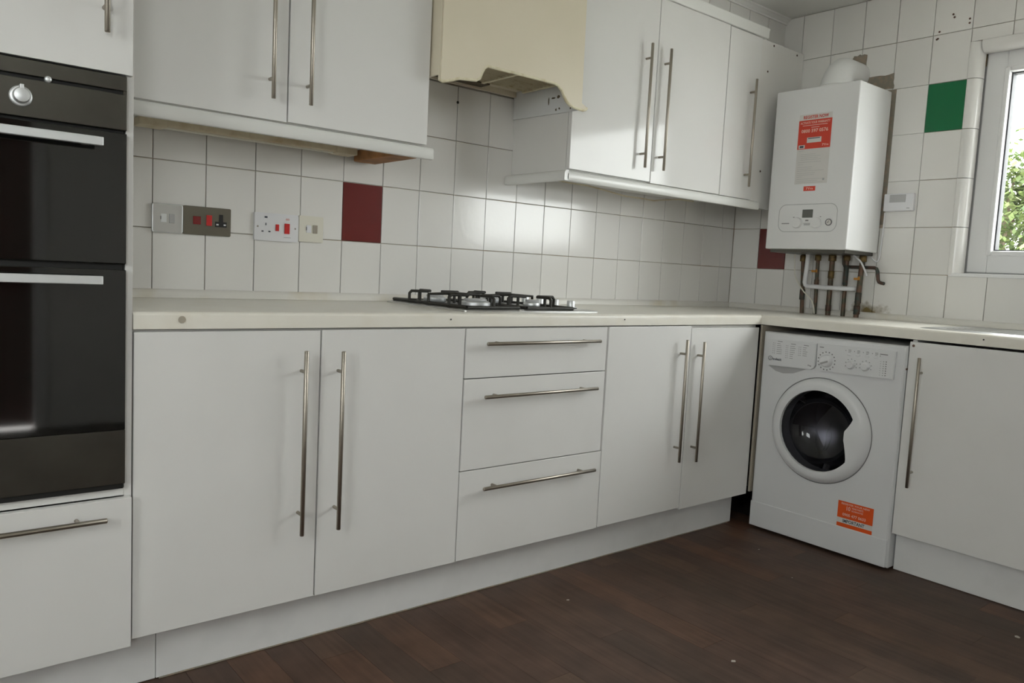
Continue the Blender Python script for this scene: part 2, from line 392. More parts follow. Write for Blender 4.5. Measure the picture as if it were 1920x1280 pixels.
# bare cement where tiles were hacked off for the boiler
def rough_poly(pts, n=5, j=0.006):
    out = []
    for (a, b), (c, d) in zip(pts, pts[1:] + pts[:1]):
        for i in range(n):
            t = i / n; out.append((a + (c - a) * t + random.uniform(-j, j), b + (d - b) * t + random.uniform(-j, j)))
    return out
bm = NB(); prism(bm, rough_poly([(0.10, 1.33), (0.10, 1.93), (-0.205, 1.985), (-0.205, 1.33)], 9, 0.004), lambda a, b, t: (t, a, b), XW + 0.002, XW + 0.0075)
finish('cement_patch', bm, 'cement', wall_right, label='bare cement where tiles are broken away', smooth=0)
bm = NB(); prism(bm, rough_poly([(-0.03, 1.925), (0.03, 2.07), (0.0, 2.098), (-0.052, 2.095), (-0.056, 1.99), (-0.185, 1.992), (-0.188, 1.925)], 6, 0.004), lambda a, b, t: (t, a, b), XW - 0.0022, XW - 0.0006)
finish('cement_patch', bm, 'cement', wall_right, label='bare cement around the flue', smooth=0)
# screw holes and marks
def hole(parent, p, ax, r=0.004, m='black'):
    bm = NB(); p = Vector(p); ax = Vector(ax); lathe(bm, [(r, -0.001), (r * 1.1, 0.0012), (r * 0.5, 0.0018)], p, ax, 10); finish('screw_hole', bm, m, parent)
hole(wall_back, (1.2626, YW - 0.0005, 1.6605), (0, -1, 0), 0.005)
for a, b in ((-0.36, 2.1335), (-0.356, 2.106), (-0.352, 2.104), (-0.4756, 2.164), (-0.476, 2.147), (-0.409, 2.195), (-0.415, 2.182)):
    hole(wall_right, (XW - 0.0005, a, b), (-1, 0, 0), 0.004, 'screw_rust')
# sealing strip along the wall / worktop joint
bm = NB(); prism(bm, [(0, 0), (0, 0.026), (-0.004, 0.025), (-0.010, 0.014), (-0.012, 0)], lambda a, b, t: (t, YW - 0.0012 + a, 0.9115 + b), 0.001, XW - 0.002)
finish('trim_1', bm, 'strip_cream', kind='structure')
bm = NB(); prism(bm, [(0, 0), (0, 0.026), (-0.004, 0.025), (-0.010, 0.014), (-0.012, 0)], lambda a, b, t: (XW - 0.0012 + a, t, 0.9115 + b), YW - 0.014, -1.9)
finish('trim_2', bm, 'strip_cream', kind='structure')
# tiled bulkhead above the wall cabinets and the coving at the ceiling
bm = NB(); box(bm, 0.0, XW + 0.006, 0.381, YW + 0.006, 2.15, CEIL); bulk = finish('wall_bulkhead', bm, 'grout', kind='structure', smooth=0)
for i in range(-1, 19):
    a0, a1 = TG + i * TW + 0.105, TG + (i + 1) * TW + 0.105
    if a0 < 1.4: continue
    tile(bulk, 'b', a0, min(a1, XW - 0.001), 2.151, CEIL - 0.003, 'tile_white', 0.0026, YW - 0.3735)
bm = NB(); prism(bm, [(0, 0), (-0.006, 0), (-0.006, 0.008), (-0.012, 0.010), (-0.016, 0.018), (-0.026, 0.021), (-0.026, 0.028), (0, 0.028)], lambda a, b, t: (t, 0.3725 + a, CEIL - 0.0285 + b), 0.6, XW - 0.001)
finish('trim_3', bm, 'ceiling_white', kind='structure')

# ------------------------------------------------------------------ window in the right wall
win = thing('window_1', (XW + 0.1, (WY0 + WY1) / 2, WZ0), None, None, kind='structure')
def quad_piece(z0, z1):      # rounded edge tile turning into the reveal, jamb side
    bm = NB(); r = 0.034
    poly = [(0.001, 0.0), (-0.0045, 0.0), (-0.0065, -0.003), (-0.0065, -0.046 + r)] + [(-0.0065 + r - r * math.cos(math.radians(t)), -0.046 + r - r * math.sin(math.radians(t))) for t in (20, 45, 70, 90)] + [(0.045, -0.046), (0.045, -0.040), (0.004, -0.036)]
    prism(bm, poly, lambda a, b, t: (XW + a, WY0 + b, t), z0 + 0.0012, z1 - 0.0012); return bm
zz = [WZ0, ZR[2], ZR[3], ZR[4], ZR[5], WZ1]
for a, b in zip(zz, zz[1:]): finish('edge_tile', quad_piece(a, b), 'tile_white', win)
y = WY0 - 0.044
while y > WY1 + 0.02:        # top edge tiles
    y2 = max(y - TW, WY1); bm = NB(); r = 0.034
    poly = [(0.001, 0.0), (-0.0045, 0.0), (-0.0065, -0.003), (-0.0065, -0.046 + r)] + [(-0.0065 + r - r * math.cos(math.radians(t)), -0.046 + r - r * math.sin(math.radians(t))) for t in (20, 45, 70, 90)] + [(0.045, -0.046), (0.045, -0.040), (0.004, -0.036)]
    prism(bm, poly, lambda a, b, t: (XW + a, t, WZ1 + b), y - 0.0012, y2 + 0.0012); finish('edge_tile', bm, 'tile_white', win); y = y2
bm = NB(); box(bm, XW - 0.006, XW + 0.12, WY1 + 0.002, WY0 - 0.002, WZ0 - 0.005, WZ0 + 0.010, 0.003); finish('window_sill', bm, 'upvc', win)
FY0, FY1, FZ0, FZ1 = -0.537, WY1 + 0.012, 1.134, 2.030
def ring_frame(bm, x0, x1, y0, y1, z0, z1, w, bev):
    box(bm, x0, x1, y0 - w, y0, z0, z1, bev); box(bm, x0, x1, y1, y1 + w, z0, z1, bev)
    box(bm, x0, x1, y1 + w, y0 - w, z0, z0 + w, bev); box(bm, x0, x1, y1 + w, y0 - w, z1 - w, z1, bev)
bm = NB(); ring_frame(bm, XW + 0.055, XW + 0.125, FY0, FY1, FZ0, FZ1, 0.076, 0.004); finish('window_frame', bm, 'upvc', win)
bm = NB()
box(bm, XW + 0.062, XW + 0.12, FY0, WY0, WZ0, WZ1); box(bm, XW + 0.062, XW + 0.12, WY1, FY1, WZ0, WZ1); box(bm, XW + 0.062, XW + 0.12, FY1, FY0, FZ1, WZ1); box(bm, XW + 0.062, XW + 0.12, FY1, FY0, WZ0, FZ0); finish('frame_packing', bm, 'plastic_grey', win, smooth=0)
bm = NB(); ring_frame(bm, XW + 0.047, XW + 0.115, FY0 - 0.070, FY1 + 0.070, FZ0 + 0.070, FZ1 - 0.070, 0.020, 0.006); finish('glazing_bead', bm, 'upvc', win)
bm = NB(); ring_frame(bm, XW + 0.074, XW + 0.112, FY0 - 0.0895, FY1 + 0.0895, FZ0 + 0.0895, FZ1 - 0.0895, 0.006, 0); finish('gasket', bm, 'gasket', win)
bm = NB(); box(bm, XW + 0.092, XW + 0.096, FY1 + 0.09, FY0 - 0.09, FZ0 + 0.09, FZ1 - 0.09); finish('pane', bm, 'window_glass', win, smooth=0)
bm = NB(); box(bm, XW + 0.046, XW + 0.056, FY0 + 0.001, FY0 + 0.010, 1.975, 2.022, 0.001); finish('hinge_cover', bm, 'brass_aged', win)
# window of the left wall, behind the photographer's shoulder
w2 = thing('window_2', (XL - 0.08, (LA + LB) / 2, LC), None, None, kind='structure')
bm = NB(); ring_frame(bm, XL - 0.12, XL - 0.05, LB, LA, LC, LD, 0.07, 0.004); box(bm, XL - 0.12, XL - 0.05, -1.785, -1.715, LC + 0.07, LD - 0.07, 0.004); finish('window_frame', bm, 'upvc', w2)
for a, b in ((LA + 0.07, -1.785), (-1.715, LB - 0.07)):
    bm = NB(); box(bm, XL - 0.09, XL - 0.086, a, b, LC + 0.07, LD - 0.07); finish('pane', bm, 'window_glass', w2, smooth=0)

# wide window behind the photographer
w3 = thing('window_3', (-1.29, YF - 0.08, QC), None, None, kind='structure')
bm = NB(); y0_, y1_ = YF - 0.12, YF - 0.05
for a, b in ((QA, QA + 0.07), (QB - 0.07, QB)): box(bm, a, b, y0_, y1_, QC, QD, 0.004)
box(bm, QA + 0.07, QB - 0.07, y0_, y1_, QC, QC + 0.07, 0.004); box(bm, QA + 0.07, QB - 0.07, y0_, y1_, QD - 0.07, QD, 0.004); finish('window_frame', bm, 'upvc', w3)
for a, b in ((QA + 0.07, QB - 0.07),):
    bm = NB(); box(bm, a, b, YF - 0.09, YF - 0.086, QC + 0.07, QD - 0.07); finish('pane', bm, 'window_glass', w3, smooth=0)

# ------------------------------------------------------------------ handles, doors, cabinets
def handle_bm(p0, p1, out, r=0.0058, inset=0.055):
    """bar from p0 to p1 with two posts; out: vector from bar to the door face"""
    bm = NB(); p0, p1, out = Vector(p0), Vector(p1), Vector(out); d = (p1 - p0).normalized()
    lathe(bm, [(r * 0.8, 0), (r, 0.0012), (r, (p1 - p0).length - 0.0012), (r * 0.8, (p1 - p0).length)], p0, d, 16)
    for q in (p0 + d * inset, p1 - d * inset): cyl(bm, q, q + out, 0.0045, 12)
    return bm
def door_y(parent, x0, x1, z0, z1, yf=0.0, name='door', hx=None, hz=None, hor=None, g=0.0022):
    bm = NB(); box(bm, x0 + g, x1 - g, yf, yf + 0.018, z0, z1, 0.0012, 2); d = finish(name, bm, 'door_white', parent)
    if hx is not None: finish('handle', handle_bm((hx, yf - 0.03, hz[0]), (hx, yf - 0.03, hz[1]), (0, 0.031, 0)), 'brushed_nickel', d)
    if hor is not None: finish('handle', handle_bm((hor[0], yf - 0.03, hor[2]), (hor[1], yf - 0.03, hor[2]), (0, 0.031, 0)), 'brushed_nickel', d)
    return d
def carcass(parent, x0, x1, y0, y1, z0, z1, t=0.016, m='carcass_white'):
    bm = NB()
    box(bm, x0, x0 + t, y0, y1, z0, z1); box(bm, x1 - t, x1, y0, y1, z0, z1)
    box(bm, x0 + t, x1 - t, y0, y1, z0, z0 + t); box(bm, x0 + t, x1 - t, y0, y1, z1 - t, z1); box(bm, x0 + t, x1 - t, y1 - 0.006, y1, z0 + t, z1 - t)
    return finish('carcass', bm, m, parent, smooth=0)
ZD0, ZD1 = 0.1455, 0.8655
YB = YW - 0.002
# base units of the back run
c = thing('base_cabinet', (X2 / 2, 0.3, 0.0), 'white two-door base cabinet directly right of the tall oven unit', 'cabinet')
carcass(c, 0.0015, X2 - 0.001, 0.0195, YB - 0.01, 0.15, 0.868)
door_y(c, 0.0015, X1, ZD0, ZD1 - 0.001, hx=0.4045, hz=(0.3300, 0.8150)); door_y(c, X1, X2, ZD0 - 0.001, ZD1, hx=0.5085, hz=(0.3290, 0.8110))
c = thing('drawer_cabinet', ((X2 + X3) / 2, 0.3, 0.0), 'white base cabinet with three drawers of growing height below the hob', 'cabinet')
carcass(c, X2 + 0.0005, X3 - 0.0005, 0.0195, YB - 0.01, 0.15, 0.868)
door_y(c, X2 + 0.001, X3 - 0.005, 0.7135, ZD1, name='drawer', hor=(0.985, 1.472, 0.8205)); door_y(c, X2 + 0.001, X3 - 0.005, 0.4285, 0.7105, name='drawer', hor=(0.985, 1.471, 0.6575)); door_y(c, X2, X3, ZD0, 0.4255, name='drawer', hor=(0.996, 1.482, 0.3708))
c = thing('base_cabinet', ((X3 + X5) / 2, 0.3, 0.0), 'white two-door base cabinet in the corner beside the washing machine', 'cabinet')
carcass(c, X3 + 0.0005, X5 - 0.0005, 0.0195, YB - 0.01, 0.15, 0.868)
door_y(c, X3, X4, ZD0 + 0.002, ZD1 + 0.001, hx=1.9405, hz=(0.343, 0.817)); door_y(c, X4, X5, ZD0 - 0.006, ZD1 - 0.008, hx=2.0465, hz=(0.333, 0.807))
bm = NB(); box(bm, X5 + 0.004, 2.98, -0.013, -0.003, 0.150, 0.868, 0.0008); finish('end_panel', bm, 'edge_beige', label='narrow beige edge of a panel between corner cabinet and washing machine', cat='panel')
# tall oven housing
TX0 = -0.605
t = thing('tall_oven_cabinet', (TX0 / 2, 0.3, 0.0), 'tall white cabinet at the left edge that houses the built-in oven', 'cabinet')
TALL = t
bm = NB()
box(bm, TX0, TX0 + 0.016, 0.0, YB, 0.15, 2.2); box(bm, -0.0155, 0.0, 0.0, YB, 0.15, 2.2, 0.0005)
for z in (0.15, 0.494, 1.422, 2.184): box(bm, TX0 + 0.016, -0.0155, 0.002, YB, z, z + 0.016)
box(bm, TX0 + 0.016, -0.0155, YB - 0.006, YB, 0.166, 2.184); finish('carcass', bm, 'carcass_white', t, smooth=0)
door_y(t, TX0, -0.004, 1.4205, 2.19, yf=-0.0195, hx=-0.063, hz=(1.494, 1.98))
door_y(t, TX0, -0.001, 0.138, 0.491, yf=-0.0195, name='drawer', hor=(-0.545, -0.060, 0.4545))
# right run: cabinet below the sink
XR = 2.4603
c = thing('base_cabinet', ((XR + XW) / 2, -1.08, 0.0), 'white sink base cabinet with a long vertical handle right of the washing machine', 'cabinet')
bm = NB()
for a, b in ((-0.638, -0.6225), (-1.536, -1.52)): box(bm, XR + 0.0195, XW - 0.03, a, b, 0.15, 0.868)
box(bm, XR + 0.0195, XW - 0.03, -1.52, -0.638, 0.15, 0.166); box(bm, XW - 0.036, XW - 0.03, -1.52, -0.638, 0.166, 0.868); finish('carcass', bm, 'carcass_white', c, smooth=0)
for k, (a, b) in enumerate(((-0.6205, -1.236), (-1.239, -1.845))):
    bm = NB(); box(bm, XR, XR + 0.018, b, a, 0.148, 0.862, 0.0012); d = finish('door', bm, 'door_white', c)
    if k == 0: finish('handle', handle_bm((XR - 0.03, -0.6705, 0.336), (XR - 0.03, -0.6705, 0.809), (0.031, 0, 0)), 'brushed_nickel', d)
    else: finish('handle', handle_bm((XR - 0.03, -1.79, 0.336), (XR - 0.03, -1.79, 0.809), (0.031, 0, 0)), 'brushed_nickel', d)
    if k == 0:
        hole(d, (XR - 0.0003, -0.634, 0.848), (-1, 0, 0), 0.0045, 'screw_rust')
bm = NB(); tube(bm, [(XR + 0.004, -0.618, 0.7615), (XR - 0.004, -0.6185, 0.7605)], 0.0035, 8); finish('door_bolt', bm, 'screw_rust', c)
# plinths
bm = NB(); box(bm, 0.0735, 2.44, 0.062, 0.078, 0.002, 0.149, 0.001); finish('plinth', bm, 'plinth_white', label='long white plinth board under the base cabinets of the back wall', cat='plinth')
bm = NB(); box(bm, TX0, 0.072, 0.062, 0.078, 0.002, 0.149, 0.001); finish('plinth', bm, 'plinth_white', label='short white plinth board under the tall oven unit', cat='plinth')
bm = NB(); box(bm, 2.505, 2.52, -1.9, -0.619, 0.002, 0.149, 0.001); finish('plinth', bm, 'plinth_white', label='white plinth board under the sink cabinet on the right', cat='plinth')
# grubby sealant bead at the foot of the long plinth
bm = NB(); pts = [(0.08 + i * 0.06, 0.0605 + random.uniform(-0.0012, 0.0012), 0.0015) for i in range(40)]; tube(bm, pts, 0.0022, 6); finish('sealant_bead', bm, 'cement', label='grubby sealant bead along the foot of the long plinth', cat='sealant')

# ------------------------------------------------------------------ worktops (postformed front edge)
YO, XO = -0.002, 2.462
def nose(r=0.013):   # profile: (distance from the front edge, height)
    return [(0.10, 0.871), (0.0, 0.871)] + [(r - r * math.cos(math.radians(t)), 0.911 - r + r * math.sin(math.radians(t))) for t in (0, 22, 45, 68, 90)] + [(0.10, 0.911)]
bm = NB(); prism(bm, nose(), lambda a, b, t: (t, YO + a, b), 0.0015, XO + 0.004); box(bm, 0.0015, XO + 0.004, YO + 0.10, YB, 0.871, 0.911); box(bm, XO + 0.004, XW - 0.001, YO + 0.002, YB, 0.871, 0.911)
wt = finish('worktop', bm, 'worktop_cream', label='long cream worktop along the back wall carrying the hob', cat='worktop')
hole(wt, (0.106, YO - 0.0005, 0.893), (0, -1, 0), 0.008, 'edge_beige'); hole(wt, (0.865, YO - 0.0005, 0.893), (0, -1, 0), 0.0022); hole(wt, (1.613, YO - 0.0005, 0.892), (0, -1, 0), 0.0022)
SX0, SX1, SY0, SY1 = 2.565, 2.955, -0.655, -1.50
bm = NB(); prism(bm, nose(), lambda a, b, t: (XO + a, t, b), YO + 0.001, -1.9)
box(bm, XO + 0.10, XW - 0.001, SY0, YO + 0.001, 0.871, 0.911); box(bm, XO + 0.10, XW - 0.001, -1.9, SY1, 0.871, 0.911); box(bm, XO + 0.10, SX0, SY1, SY0, 0.871, 0.911); box(bm, SX1, XW - 0.001, SY1, SY0, 0.871, 0.911)
wt2 = finish('worktop', bm, 'worktop_cream', label='cream worktop on the right above the washing machine and sink cabinet', cat='worktop')
hole(wt2, (XO - 0.0005, -0.86, 0.893), (-1, 0, 0), 0.0025)
# sink
s = thing('sink', ((SX0 + SX1) / 2, -1.07, 0.911), 'stainless steel inset sink in the right worktop under the window', 'sink')
bm = NB(); prism(bm, rrect(SX0 - 0.045, SX1 + 0.03, SY1 - 0.03, SY0 + 0.04, 0.03), lambda a, b, t: (a, b, t), 0.9112, 0.9128)
bmesh.ops.delete(bm, geom=list(bm.faces), context='FACES') if False else None
bm.free(); bm = NB()
outer = rrect(SX0 - 0.045, SX1 + 0.03, SY1 - 0.03, SY0 + 0.04, 0.03, 6); lip = rrect(SX0 - 0.035, SX1 + 0.02, SY1 - 0.02, SY0 + 0.03, 0.028, 6); inn = rrect(SX0 + 0.012, SX1 - 0.012, SY1 + 0.012, SY0 - 0.36, 0.05, 6); bot = rrect(SX0 + 0.03, SX1 - 0.03, SY1 + 0.03, SY0 - 0.38, 0.05, 6)
rings = [[bm.verts.new((a, b, z)) for a, b in P_] for P_, z in ((outer, 0.9112), (lip, 0.9150), (lip, 0.9135), (inn, 0.9130), (inn, 0.905), (bot, 0.745))]
rings[2] = [bm.verts.new((a * 0.985 + 0.015 * 2.76, b * 0.992 - 0.008 * 1.07, 0.9132)) for a, b in lip]
for A, B in zip(rings, rings[1:]):
    for i in range(len(A)): bm.faces.new((A[i], A[(i + 1) % len(A)], B[(i + 1) % len(B)], B[i]))
bm.faces.new(rings[-1]); finish('basin', bm, 'steel', s)
bm = NB()
for i in range(7): box(bm, SX0 + 0.03 + i * 0.052, SX0 + 0.042 + i * 0.052, SY0 - 0.33, SY0 - 0.03, 0.9125, 0.9148, 0.001, 1)
finish('drainer_ribs', bm, 'steel', s)

# ------------------------------------------------------------------ wall cabinets
c = thing('wall_cabinet', (0.46, 0.42, 1.42), 'white two-door wall cabinet between tall oven unit and cooker hood', 'cabinet')
carcass(c, 0.002, 0.921, YC + 0.0195, YB, 1.424, 2.15)
door_y(c, 0.002, 0.457, 1.4245, 2.145, yf=YC, hx=0.4035, hz=(1.4770, 1.955)); door_y(c, 0.457, 0.921, 1.4265, 2.145, yf=YC, hx=0.5125, hz=(1.4766, 1.955))
c = thing('wall_cabinet', (1.99, 0.42, 1.42), 'glossy white two-door wall cabinet right of the cooker hood, reflecting the window', 'cabinet')
carcass(c, 1.537, 2.4435, YC + 0.0195, YB, 1.424, 2.15)
door_y(c, 1.536, 1.985, 1.4275, 2.145, yf=YC, hx=1.9165, hz=(1.474, 1.951)); door_y(c, 1.985, 2.4445, 1.4235, 2.145, yf=YC, hx=2.0295, hz=(1.4752, 1.953))
c = thing('wall_cabinet', (2.565, 0.42, 1.42), 'narrow single-door white wall cabinet at the right end above the corner', 'cabinet')
carcass(c, 2.446, 2.6855, YC + 0.0195, YB, 1.424, 2.15)
door_y(c, 2.4455, 2.6865, 1.4225, 2.143, yf=YC, hx=2.6195, hz=(1.4735, 1.9475))
PP = [(0.020, 0.0), (0.003, 0.0), (0.0, 0.004), (0.0, 0.026), (0.003, 0.033), (0.008, 0.0365), (0.020, 0.038)]
bm = NB(); prism(bm, PP, lambda a, b, t: (t, YC - 0.016 + a, 1.3815 + b), 0.002, 0.936); finish('pelmet', bm, 'pelmet_white', label='white pelmet rail under the left wall cabinet', cat='pelmet')
bm = NB(); prism(bm, PP, lambda a, b, t: (t, YC - 0.016 + a, 1.3815 + b), 1.519, 2.73)
prism(bm, PP, lambda a, b, t: (1.519 + a - 0.016, t, 1.3815 + b), YC - 0.016, YB - 0.002)
finish('pelmet', bm, 'pelmet_white', label='white pelmet rail with a side return under the right wall cabinets', cat='pelmet')
CP = [(0.03, 0.0), (0.004, 0.0), (0.0, 0.006), (0.0, 0.030), (-0.004, 0.036), (-0.004, 0.042), (0.03, 0.042)]
bm = NB(); prism(bm, CP, lambda a, b, t: (t, YC - 0.012 + a, 2.146 + b), 1.54, 2.712); finish('cornice', bm, 'pelmet_white', label='white cornice along the top of the right wall cabinets', cat='cornice')
# filler panel between the last wall cabinet and the right wall
bm = NB(); box(bm, 2.6895, XW - 0.003, 0.262, 0.280, 1.392, 2.149, 0.0012); fp = finish('filler_panel', bm, 'tile_white', c, label='screw-fixed filler panel reaching to the right wall')
for a, b in ((2.7916, 2.1348), (2.9866, 2.1321), (2.757, 2.013), (2.76, 1.5614), (2.73, 1.402)): hole(fp, (a, 0.2615, b), (0, -1, 0), 0.0042, 'screw_rust')
# yellowed light fitting, wooden batten and slack cable under the wall cabinets
l_ = thing('under_cabinet_light', (0.48, 0.5, 1.37), 'yellowed light batten under the left wall cabinet above the sockets', 'light fitting')
bm = NB(); box(bm, 0.165, 0.80, 0.505, 0.560, 1.4035, 1.4235, 0.004); finish('housing', bm, 'light_strip', l_)
bm = NB(); box(bm, 0.135, 0.21, 0.500, 0.565, 1.399, 1.4235, 0.003); finish('end_cap', bm, 'light_strip', l_)
bm = NB(); box(bm, 0.735, 0.81, 0.500, 0.565, 1.399, 1.4235, 0.003); finish('end_cap', bm, 'light_strip', l_)
bm = NB(); tube(bm, [(0.20, 0.535, 1.4045), (0.745, 0.535, 1.4045)], 0.006, 12); finish('lamp_tube', bm, 'plastic_ivory', l_)
bm = NB(); box(bm, 0.832, 0.915, 0.30, 0.57, 1.3875, 1.4235, 0.002); finish('wooden_batten', bm, 'wood_raw', label='raw orange-brown wooden batten under the right end of the left wall cabinet', cat='batten')
bm = NB(); tube(bm, [(1.70 + i * 0.1, 0.50 + 0.02 * math.sin(i), 1.421 - 0.004 - (0.026 if 4 <= i <= 6 else 0.012 if i in (3, 7) else 0.0)) for i in range(10)], 0.0032, 8)
finish('cable', bm, 'light_strip', label='slack pale cable sagging under the right wall cabinets', cat='cable')

# ------------------------------------------------------------------ cooker hood
h = thing('cooker_hood', (1.228, 0.4, 1.64), 'cream cooker hood with greasy slatted underside between the wall cabinets', 'cooker hood')
HX0, HX1, HY = 0.926, 1.5335, 0.200
front = [(HX0, 2.19), (HX0, 1.624), (HX0 + 0.012, 1.620), (0.950, 1.624), (1.000, 1.641), (1.066, 1.6475), (1.080, 1.656), (1.088, 1.676), (1.096, 1.692), (1.110, 1.7005)] + [(1.400, 1.7005), (1.420, 1.697), (1.437, 1.684), (1.452, 1.664), (1.466, 1.648), (1.482, 1.639), (1.505, 1.634)] + [(1.545, 1.632), (1.560, 1.636), (1.564, 1.643), (1.556, 1.649), (HX1, 1.653), (HX1, 2.19)]
bm = NB(); prism(bm, front, lambda a, b, t: (a, t, b), HY, HY + 0.012)
bmesh.ops.bevel(bm, geom=[e for e in bm.edges if all(abs(v.co.y - HY) < 1e-5 for v in e.verts)], offset=0.003, segments=2, affect='EDGES')
finish('front_panel', bm, 'hood_cream', h, smooth=12)
bm = NB(); tube(bm, [(a, HY + 0.004, b_) for a, b_ in front[1:-3]], 0.0055, 8); finish('lip', bm, 'hood_grille', h)
bm = NB(); box(bm, HX0, HX0 + 0.006, HY + 0.012, YB - 0.004, 1.64, 2.19); finish('side_panel', bm, 'hood_cream', h, smooth=0)
bm = NB(); prism(bm, [(HY + 0.012, 2.19), (HY + 0.012, 1.630), (YB - 0.004, 1.638), (YB - 0.004, 2.19)], lambda a, b, t: (t, a, b), HX1 - 0.006, HX1); finish('side_panel', bm, 'appliance_white', h, smooth=0)
bm = NB(); box(bm, HX0 + 0.006, HX1 - 0.006, HY + 0.012, YB - 0.004, 1.742, 1.752); box(bm, HX0 + 0.006, HX1 - 0.006, YB - 0.018, YB - 0.004, 1.722, 1.742); finish('underside', bm, 'hood_cream', h, smooth=0)
bm = NB(); box(bm, HX0 + 0.03, 1.345, 0.500, 0.556, 1.7265, 1.7415); finish('lamp_recess', bm, 'grease', h, smooth=0)
for i in range(13):
    yy = HY + 0.030 + i * 0.021
    bm = NB(); prism(bm, [(0, 0), (0.011, 0.003), (0.011, 0.010), (0, 0.007)], lambda a, b, t: (t, yy + a, 1.7265 + b), 1.10, HX1 - 0.03); finish('grille_slat', bm, 'hood_grille', h, smooth=0)
for xx in (1.10, 1.31, HX1 - 0.03):
    bm = NB(); box(bm, xx - 0.006, xx + 0.006, HY + 0.02, 0.498, 1.7245, 1.7425); finish('grille_bar', bm, 'hood_grille', h, smooth=0)
for xx, yy in ((1.13, 0.26), (1.165, 0.25), (1.175, 0.27)):
    bm = NB(); box(bm, xx, xx + 0.018, yy, yy + 0.008, 1.722, 1.727, 0.001, 1); finish('switch', bm, 'grease', h)

for (yy, zz_, a, b_) in ((0.371, 1.682, 0.004, 0.016), (0.345, 1.690, 0.016, 0.004), (0.318, 1.692, 0.010, 0.007), (0.328, 1.646, 0.005, 0.006), (0.310, 1.648, 0.005, 0.005), (0.250, 1.642, 0.004, 0.004)):
    bm = NB(); prism(bm, [(yy + a * math.cos(t) * random.uniform(0.6, 1), zz_ + b_ * math.sin(t) * random.uniform(0.6, 1)) for t in (k * math.pi / 5 for k in range(10))], lambda p_, q_, t: (t, p_, q_), HX1 - 0.0066, HX1 - 0.0058); finish('grease_spot', bm, 'grease', h, smooth=0)

# ------------------------------------------------------------------ hob
b_ = thing('gas_hob', (1.253, 0.31, 0.911), 'stainless steel gas hob with black pan supports on the back worktop', 'hob')
GX0, GX1, GY0, GY1 = 0.962, 1.548, 0.062, 0.545
bm = NB(); poly = rrect(GX0, GX1, GY0, GY1, 0.012, 4)
A = [bm.verts.new((x, y, 0.9112)) for x, y in poly]; B = [bm.verts.new((x, y, 0.9155)) for x, y in poly]
P2 = rrect(GX0 + 0.018, GX1 - 0.018, GY0 + 0.018, GY1 - 0.018, 0.012, 4); Cc = [bm.verts.new((x, y, 0.9195)) for x, y in P2]
n = len(A)
for P_, Q in ((A, B), (B, Cc)):
    for i in range(n): bm.faces.new((P_[i], P_[(i + 1) % n], Q[(i + 1) % n], Q[i]))
bm.faces.new(Cc); bm.faces.new(A[::-1]); finish('hotplate', bm, 'steel', b_)
bm = NB(); prism(bm, rrect(GX0 + 0.034, 1.452, GY0 + 0.034, GY1 - 0.034, 0.02), lambda a, b, t: (a, b, t), 0.9196, 0.9215); finish('spill_tray', bm, 'black_enamel', b_)
for (bx_, by_, br) in ((1.09, 0.425, 0.040), (1.09, 0.185, 0.050), (1.335, 0.425, 0.040), (1.335, 0.185, 0.030)):
    bm = NB(); lathe(bm, [(br * 0.9, 0), (br, 0.004), (br, 0.014), (br * 0.88, 0.018), (0.001, 0.018)], (bx_, by_, 0.921), (0, 0, 1), 28); u = finish('burner', bm, 'steel_bright', b_)
    bm = NB(); lathe(bm, [(br * 0.72, 0), (br * 0.76, 0.002), (br * 0.74, 0.007), (br * 0.4, 0.008), (0.001, 0.008)], (bx_, by_, 0.9392), (0, 0, 1), 28); finish('burner_cap', bm, 'plastic_grey', u)
for gx in (1.09, 1.335):
    bm = NB(); zt = 0.9575; a0, a1, b0, b1 = gx - 0.105, gx + 0.105, 0.085, 0.528; R = 0.0052
    def rod(pts): tube(bm, pts, R, 8)
    rod([(a0, b0, 0.924), (a0, b1, 0.924), (a1, b1, 0.924), (a1, b0, 0.924), (a0, b0, 0.924)])
    for by in (0.185, 0.425):
        for sx in (-1, 1):
            e = gx + sx * 0.105; rod([(e, by, 0.924), (e, by, zt - 0.008), (e - sx * 0.008, by, zt), (gx + sx * 0.028, by, zt)]); rod([(gx + sx * 0.062, by, zt), (gx + sx * 0.062, by, 0.924)])
    for yy, sy in ((b0, 1), (b1, -1), (0.305, 1), (0.305, -1)):
        rod([(gx, yy, 0.924), (gx, yy, zt - 0.008), (gx, yy + sy * 0.008, zt), (gx, yy + sy * 0.072, zt)])
    rod([(a0, 0.305, 0.924), (a0, 0.305, zt - 0.004), (gx, 0.305, zt), (a1, 0.305, zt - 0.004), (a1, 0.305, 0.924)])
    finish('pan_support', bm, 'iron_grate', b_)
for k in range(4):
    bm = NB(); lathe(bm, [(0.021, 0), (0.021, 0.004), (0.015, 0.005), (0.0145, 0.026), (0.013, 0.028), (0.001, 0.028)], (1.496, 0.155 + k * 0.085, 0.9195), (0, 0, 1), 24); kn = finish('knob', bm, 'steel_bright', b_)
    bm = NB(); lathe(bm, [(0.0225, 0), (0.0225, 0.0035), (0.001, 0.0035)], (1.496, 0.155 + k * 0.085, 0.9193), (0, 0, 1), 24); finish('knob_collar', bm, 'black_enamel', kn)

